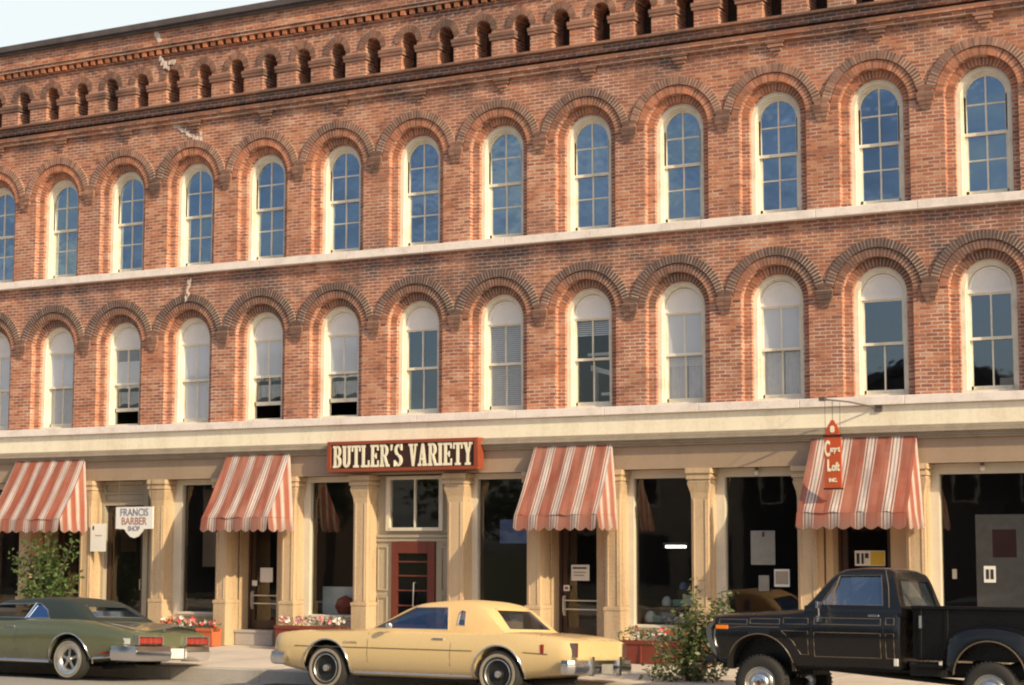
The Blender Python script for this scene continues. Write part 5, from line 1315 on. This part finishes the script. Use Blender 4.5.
# ---- black pickup
def pickup(loc,rx):
    r_=thing('parked_pickup','black step side pickup truck with thin tan pinstripes parked nose left at the right','pickup truck',(0,0,0),'cars parked along the kerb')
    WB=2.93; HZ=.27; AZ=.43
    xs=[-.67,-.645,-.56,-.2,.3,.66,1.2,1.80,1.84]
    b=Body(xs,[.62,.56,.52,.48,.46,.46,.46,.46,.48],[1.06,1.10,1.115,1.135,1.16,1.195,1.21,1.21,1.21],[.86,.90,.925,.94,.945,.945,.945,.94,.92],[.02,.03,.035,.045,.05,.03,.01,.01,.01])
    o=b.mesh('body',M['paint_black'],r_)
    cs=[]
    for y0,y1 in ((-1.2,-.6),(.6,1.2)): cs.append(cyl_cutter(0,AZ,.445,y0,y1))
    bool_apply(o,cs); smooth_obj(o)
    mb=MB(); n=24
    for s_ in(-1,1):
        P=[(.443*math.cos(PI*k/n),AZ+.443*math.sin(PI*k/n)) for k in range(n+1)]; y0,y1=s_*.9,s_*.58
        for a,c in zip(P,P[1:]): mb.quad((a[0],y0,a[1]),(c[0],y0,c[1]),(c[0],y1,c[1]),(a[0],y1,a[1]))
    mb.box(-.7,4.0,-.42,-.34,.44,.58); mb.box(-.7,4.0,.34,.42,.44,.58); mb.tube([(0,-.75,HZ),(0,.75,HZ)],.05,8); mb.tube([(WB,-.75,HZ),(WB,.75,HZ)],.055,8); mb.lathe_y([(.001,-.16),(.13,-.12),(.17,0),(.13,.12),(.001,.16)],WB,HZ,0,14)
    mb.tube([(.2,0,.5),(WB,0,HZ+.02)],.04,8); mb.box(-.2,.5,-.3,.3,.38,.95); mb.tube([(1.2,.5,.42),(3.4,.5,.42),(3.7,.7,.42)],.035,8); mb.box(1.9,2.35,-.7,-.45,.42,.58)
    mb.build('underbody',M['black_trim'],r_)
    cab=Cab([.60,.98,1.12,1.40,1.62,1.70,1.86],[1.225,1.675,1.72,1.735,1.725,1.69,1.22],1.225,.90,.72,1.73)
    c=cab.mesh('cab_roof',M['paint_black'],r_)
    sp=[(.80,1.265),(1.03,1.63),(1.56,1.64),(1.62,1.265)]
    ct=[]; mb=MB(); mb.prism_y(sp,-1.2,1.2); ct.append(mb.build('cut',M['dark'],recalc=True))
    mb=MB(); mb.prism_x([(-.76,1.28),(.76,1.28),(.64,1.65),(-.64,1.65)],.3,1.1); ct.append(mb.build('cut',M['dark'],recalc=True))
    mb=MB(); mb.prism_x([(-.68,1.29),(.68,1.29),(.60,1.60),(-.60,1.60)],1.66,2.2); ct.append(mb.build('cut',M['dark'],recalc=True))
    bool_apply(c,ct); smooth_obj(c)
    for s_ in(-1,1): pane(r_,poly_y(cab,sp,s_,.02))
    pane(r_,[(.66,-.76,1.275),(.66,.76,1.275),(.985,.64,1.65),(.985,-.64,1.65)],'windscreen'); pane(r_,[(1.825,-.68,1.285),(1.825,.68,1.285),(1.72,.60,1.605),(1.72,-.60,1.605)],'rear_window')
    seats(r_,(1.5,),1.27,'seat',.7); mb=MB(); mb.box(.72,.9,-.7,.7,1.18,1.27); mb.tube([(1.12+.05*math.cos(t*PI/8),-.38+.19*math.cos(t*PI/8),1.30+.15*math.sin(t*PI/8)) for t in range(16)],.013,5,closed=True); mb.build('dashboard',M['black_trim'],r_)
    mb=MB()
    for s_ in(-1,1):
        mb.tube([(x,s_*(cab.w(x,z)+.003),z) for x,z in sp],.006,6,closed=True)
        mb.tube([(.93,s_*(cab.w(.93,1.28)+.0),1.27),(1.02,s_*(cab.w(1.02,1.6)),1.62)],.010,6)
        mb.tube([(1.70,s_*(cab.w(1.7,1.25)+.003),1.24),(1.665,s_*(cab.w(1.66,1.5)+.003),1.5),(1.61,s_*(cab.w(1.6,1.69)+.0),1.70)],.006,6)
    mb.tube([(1.845,-.70,1.275),(1.845,.70,1.275),(1.73,.615,1.615),(1.73,-.615,1.615)],.010,6,closed=True)
    mb.build('window_trim',M['rust_iron'],r_)
    # pinstripes
    def rect(x0,x1,z0,z1,s_): 
        side_strip(RB[0],b,[(x0,z0),(x1,z0),(x1,z1),(x0,z1),(x0,z0)],.0045,.001,s_)
    for s_ in(-1,1):
        mb=MB(); RB[0]=mb
        rect(-.55,-.16,1.00,1.06,s_); rect(-.12,.28,1.01,1.075,s_); rect(.33,.66,1.015,1.09,s_); rect(.74,1.60,1.02,1.10,s_); rect(1.665,1.77,1.03,1.11,s_)
        rect(.74,1.60,.62,.92,s_); rect(1.665,1.77,.62,.92,s_)
        side_strip(mb,b,[(.30,.93),(.66,.93),(.66,.64),(.56,.64),(.46,.80),(.30,.93)],.0045,.001,s_)
        side_strip(mb,b,[(-.60,.95),(-.40,.955),(-.22,.97),(.28,.97)],.004,.001,s_)
        arch_lip(mb,b,0,AZ,.453,s_,0,180,.007,.001)
        mb.build('pinstripe',M['pinstripe'],r_)
    mb=MB()
    for s_ in(-1,1):
        side_strip(mb,b,[(.70,1.19),(.70,.53)],.004,.0003,s_); side_strip(mb,b,[(1.635,1.19),(1.635,.53)],.004,.0003,s_)
    mb.build('door_seam',M['dark'],r_)
    mb=MB()
    for s_ in(-1,1): y=s_*(b.w(1.5,1.14)+.015); mb.box(1.44,1.58,min(y,y-s_*.02),max(y,y-s_*.02),1.125,1.15)
    mb.build('door_handle',M['chrome'],r_,bevel=.005)
    mb=MB(); y=-(b.w(1.73,1.15)+.002); mb.box(1.69,1.76,y-.008,y+.02,1.05,1.10); mb.build('fuel_flap',M['chrome'],r_,bevel=.006)
    mb=MB(); mb.box(.84,.87,-1.16,-1.02,1.22,1.30); mb.box(.84,.87,-1.14,-1.0,1.05,1.12); mb.tube([(.86,-.93,1.05),(.86,-1.08,1.08),(.86,-1.10,1.26),(.86,-.90,1.28)],.009,6); mb.build('wing_mirror',M['chrome'],r_,bevel=.006)
    mb=MB(); x=1.78; y=-(b.w(x,.6)+.0); mb.box(x-.02,x+.035,y-.02,y+.01,.53,.62); mb.build('side_reflector',M['lens_clear'],r_,bevel=.005)
    for s_ in(-1,1):
        mb=MB(); x=-.50; y=s_*(b.w(x,.97)+.002); mb.box(x-.09,x+.08,min(y,y+s_*.014),max(y,y+s_*.014),.955-.02,.985-.01+.01); mb.build('side_marker',M['lens_amber'],r_,bevel=.004)
        mb=MB(); mb.lathe_y([(.001,0),(.085,0),(.1,.03)],0,0,0,20); h=mb.build('headlight',M['lens_clear'],r_,smooth=40); h.rotation_euler=(0,0,-PI/2); h.location=(-.69,s_*.72,.88)
    mb=MB()
    for s_ in (-1,1):
        P=[(-.60,1.02),(-.67,1.02),(-.725,.95),(-.71,.80),(-.64,.66),(-.57,.58),(-.59,.70),(-.65,.84),(-.655,.94)]
        y0,y1=sorted((s_*.93,s_*.86)); mb.prism_y(P,y0,y1)
    for k in range(6): mb.box(-.70,-.672,-.55,.55,.74+k*.05,.76+k*.05)
    mb.build('grille',M['chrome'],r_)
    mb=MB(); sweep(mb,[(-.60,.90),(-.72,.88),(-.79,.70),(-.82,0),(-.79,-.70),(-.72,-.88),(-.60,-.90)],.50,.60,.04); mb.build('front_bumper',M['black_trim'],r_,smooth=30)
    # step-side bed
    mb=MB(); X0,X1=1.93,4.0; zf,zt=.62,1.235
    mb.box(X0,X1,-.68,-.64,zf,zt); mb.box(X0,X1,.64,.68,zf,zt); mb.box(X0,X0+.04,-.64,.64,zf,zt); mb.box(X0+.04,X1,-.64,.64,zf,zf+.04)
    mb.box(X0-.01,X1+.01,-.73,-.63,zt+.001,zt+.04); mb.box(X0-.01,X1+.01,.63,.73,zt+.001,zt+.04); mb.box(X0-.01,X0+.06,-.63,.63,zt+.001,zt+.035)
    for x in (2.0,2.33,3.5,3.85):
        for s_ in(-1,1): y0,y1=sorted((s_*.68,s_*.70)); mb.box(x,x+.05,y0,y1,zf,zt)
    bed=mb.build('bed',M['paint_black'],r_,bevel=.008)
    mb=MB(); mb.box(X1+.002,X1+.045,-.64,.64,zf,zt); mb.build('tailgate',M['paint_black'],r_,bevel=.008)
    for s_ in(-1,1):
        mb=MB(); n=26; rings=[]
        for k in range(n+1):
            t=k/n; x=2.30+1.28*t
            # outer silhouette of the fender: rounded, higher in front
            zt_=interp([2.30,2.42,2.65,2.95,3.25,3.48,3.58],[.62,.88,1.01,1.04,.995,.84,.60],x)
            wo=.68+interp([2.30,2.42,2.65,2.95,3.25,3.48,3.58],[.05,.19,.235,.24,.235,.20,.08],x)
            zi=AZ-.01+math.sqrt(max(0,.435**2-(x-WB)**2)) if abs(x-WB)<.435 else .50
            zi=min(zi,zt_-.035)
            rings.append([(x,s_*.66,zt_),(x,s_*(wo-.09),zt_),(x,s_*(wo-.025),zt_-.03),(x,s_*wo,max(zi+.01,zt_-.10)),(x,s_*wo,zi),(x,s_*(wo-.03),zi),(x,s_*.66,max(zi-.0,zt_-.14))])
        v=[p for g_ in rings for p in g_]; fs=[]; m_=7
        for k in range(n):
            for i in range(m_):
                j=(i+1)%m_; fs.append((k*m_+i,k*m_+j,(k+1)*m_+j,(k+1)*m_+i))
        fs.append(tuple(range(m_))); fs.append(tuple(n*m_+i for i in range(m_)))
        mb.add(v,fs); fd=mb.build('rear_fender',M['paint_black'],r_,smooth=38,recalc=True)
        mb=MB(); P=[]
        for k in range(21):
            a=R(4+172*k/20); px=WB+.44*math.cos(a); pz=AZ-.01+.44*math.sin(a); wo=.68+interp([2.30,2.42,2.65,2.95,3.25,3.48,3.58],[.05,.19,.235,.24,.235,.20,.08],px); P.append((px,s_*(wo+.002),pz))
        mb.tube(P,.008,5); mb.build('fender_lip',M['pinstripe'],fd)
        mb=MB(); y0,y1=sorted((s_*.68,s_*.90)); mb.box(1.95,2.36,y0,y1,.53,.565); mb.build('step',M['paint_black'],r_,bevel=.008)
    mb=MB(); mb.box(2.02,2.05,-.715,-.70,1.0,1.15); mb.build('latch',M['alum'],r_)
    mb=MB(); mb.box(2.33,2.36,-.93,-.90,.56,.60); mb.build('side_reflector',M['lens_clear'],r_)
    for x in(0,WB):
        for s_ in(-1,1): wheel(r_,x,HZ,.90,s_,'truck',.345,.21)
    return r_
RX=R(-2.6)
def place(fn,x,ynear,half,dz=0):
    yc=ynear+half; z=(roadz(yc-half*.9)+roadz(yc+half*.75))/2+dz
    o=fn((x,yc,z),RX); o.location=(x,yc,z); o.rotation_euler=(RX,0,0); return o
place(coupe,12.54,-6.12,.935)
place(hardtop,7.66,-6.12,.975,-.02)
place(pickup,19.18,-6.10,.945,.08)

# drain grating in the gutter
dg_=thing('drain_grate','dark rectangular drain grating in the gutter ahead of the tan coupe','drain',(10.95,-4.85,roadz(-4.85)+.004))
mb=MB(); mb.box(-.30,.30,-.2,-.17,0,.012); mb.box(-.30,.30,.17,.2,0,.012); mb.box(-.30,-.27,-.17,.17,0,.012); mb.box(.27,.30,-.17,.17,0,.012)
for k in range(9): mb.box(-.245+k*.056,-.215+k*.056,-.17,.17,0,.010)
mb.build('grating',M['rust_iron'],dg_); mb=MB(); mb.box(-.27,.27,-.17,.17,-.002,.001); mb.build('drain_pit',M['dark'],dg_)
# ------------------------------------------------------------------ across the street (seen only as reflections)
random.seed(3)
op=[M['molding'],M['brick_sooty'],M['darkwood'],M['darkwood']]
def opposite(x0,x1,h,m,label,gable=0):
    o=thing('street_building',label,'building',((x0+x1)/2,-44,-.22),'buildings across the street'); hw=(x1-x0)/2
    mb=MB()
    if gable: mb.prism_y([(-hw,0),(hw,0),(hw,h),(0,h+gable),(-hw,h)],-10,0)
    else: mb.box(-hw,hw,-10,0,0,h); 
    mb.build('wall',m if not gable else M['dark'],o)
    if gable:
        mb=MB(); mb.prism_y([(-hw-.4,h-.2),(0,h+gable+.05),(hw+.4,h-.2),(hw+.4,h+.1),(0,h+gable+.4),(-hw-.4,h+.1)],-10.3,.3); mb.build('roof',M['dark'],o)
    else:
        mb=MB(); mb.box(-hw-.1,hw+.1,-10,.25,h,h+.35); mb.build('parapet',M['coping'],o)
    n=max(2,int(hw*2/2.6)); 
    for k in range(n):
        for z in ([3.9] if h>5.4 else []):
            xc=-hw+(k+.5)*2*hw/n; mb=MB(); mb.box(xc-.5,xc+.5,.0,.06,z,z+1.5); w_=mb.build('window',M['frame'],o); mb=MB(); mb.box(xc-.42,xc+.42,.06,.07,z+.08,z+1.42); mb.build('pane',M['dark'],w_)
    mb=MB()
    for k in range(n): xc=-hw+(k+.5)*2*hw/n; mb.box(xc-.95,xc+.95,.0,.05,.6,2.7)
    mb.build('shop_window',M['dark'],o)
X=-75
specs=[(-76,-58,6.4,0),(-58,-42,7.2,0),(-42,-33,5.2,0),(-33,-25,5.8,0),(-10,-1.5,6.6,0),(-1.5,14.5,6.4,3.2),(14.5,24,6.2,0),(24,36,7.4,0)]
for k,(a,b_,h,gb) in enumerate(specs):
    opposite(a,b_,h,op[k%4],['low brick block at the far left end across the street','broad brick store across the street','small one storey shop across the street','narrow shop beside the trees across the street','two storey shop beside the gabled hall across the street','tall gabled hall across the street','two storey shop right of the gabled hall across the street','tallest flat roofed store across the street'][k],gb)
random.seed(11)
for k,(x,y,h) in enumerate([(-21.5,-43,10.5),(-14.5,-44,9.2)]):
    o=thing('street_tree',['taller leafy tree across the street','shorter leafy tree across the street'][k],'tree',(x,y,-.22),'trees across the street')
    mb=MB(); mb.tube([(0,0,0),(.1,0,2.5),(0,.1,h*.6)],.28,8,r2=.1)
    for q in range(6): a=q*1.05; mb.tube([(0,0,2.5+q*.4),(1.5*math.cos(a),1.5*math.sin(a),4+q*.6)],.1,6,r2=.04)
    mb.build('trunk',M['bark'],o)
    mb=MB()
    for q in range(22):
        a=random.uniform(0,6.28); t=random.uniform(0,2.6); leaves(mb,(t*math.cos(a),t*math.sin(a),h*random.uniform(.35,.88)),(1.2,1.2,.9),90,.42)
    mb.build('crown',M['leaf'],o)
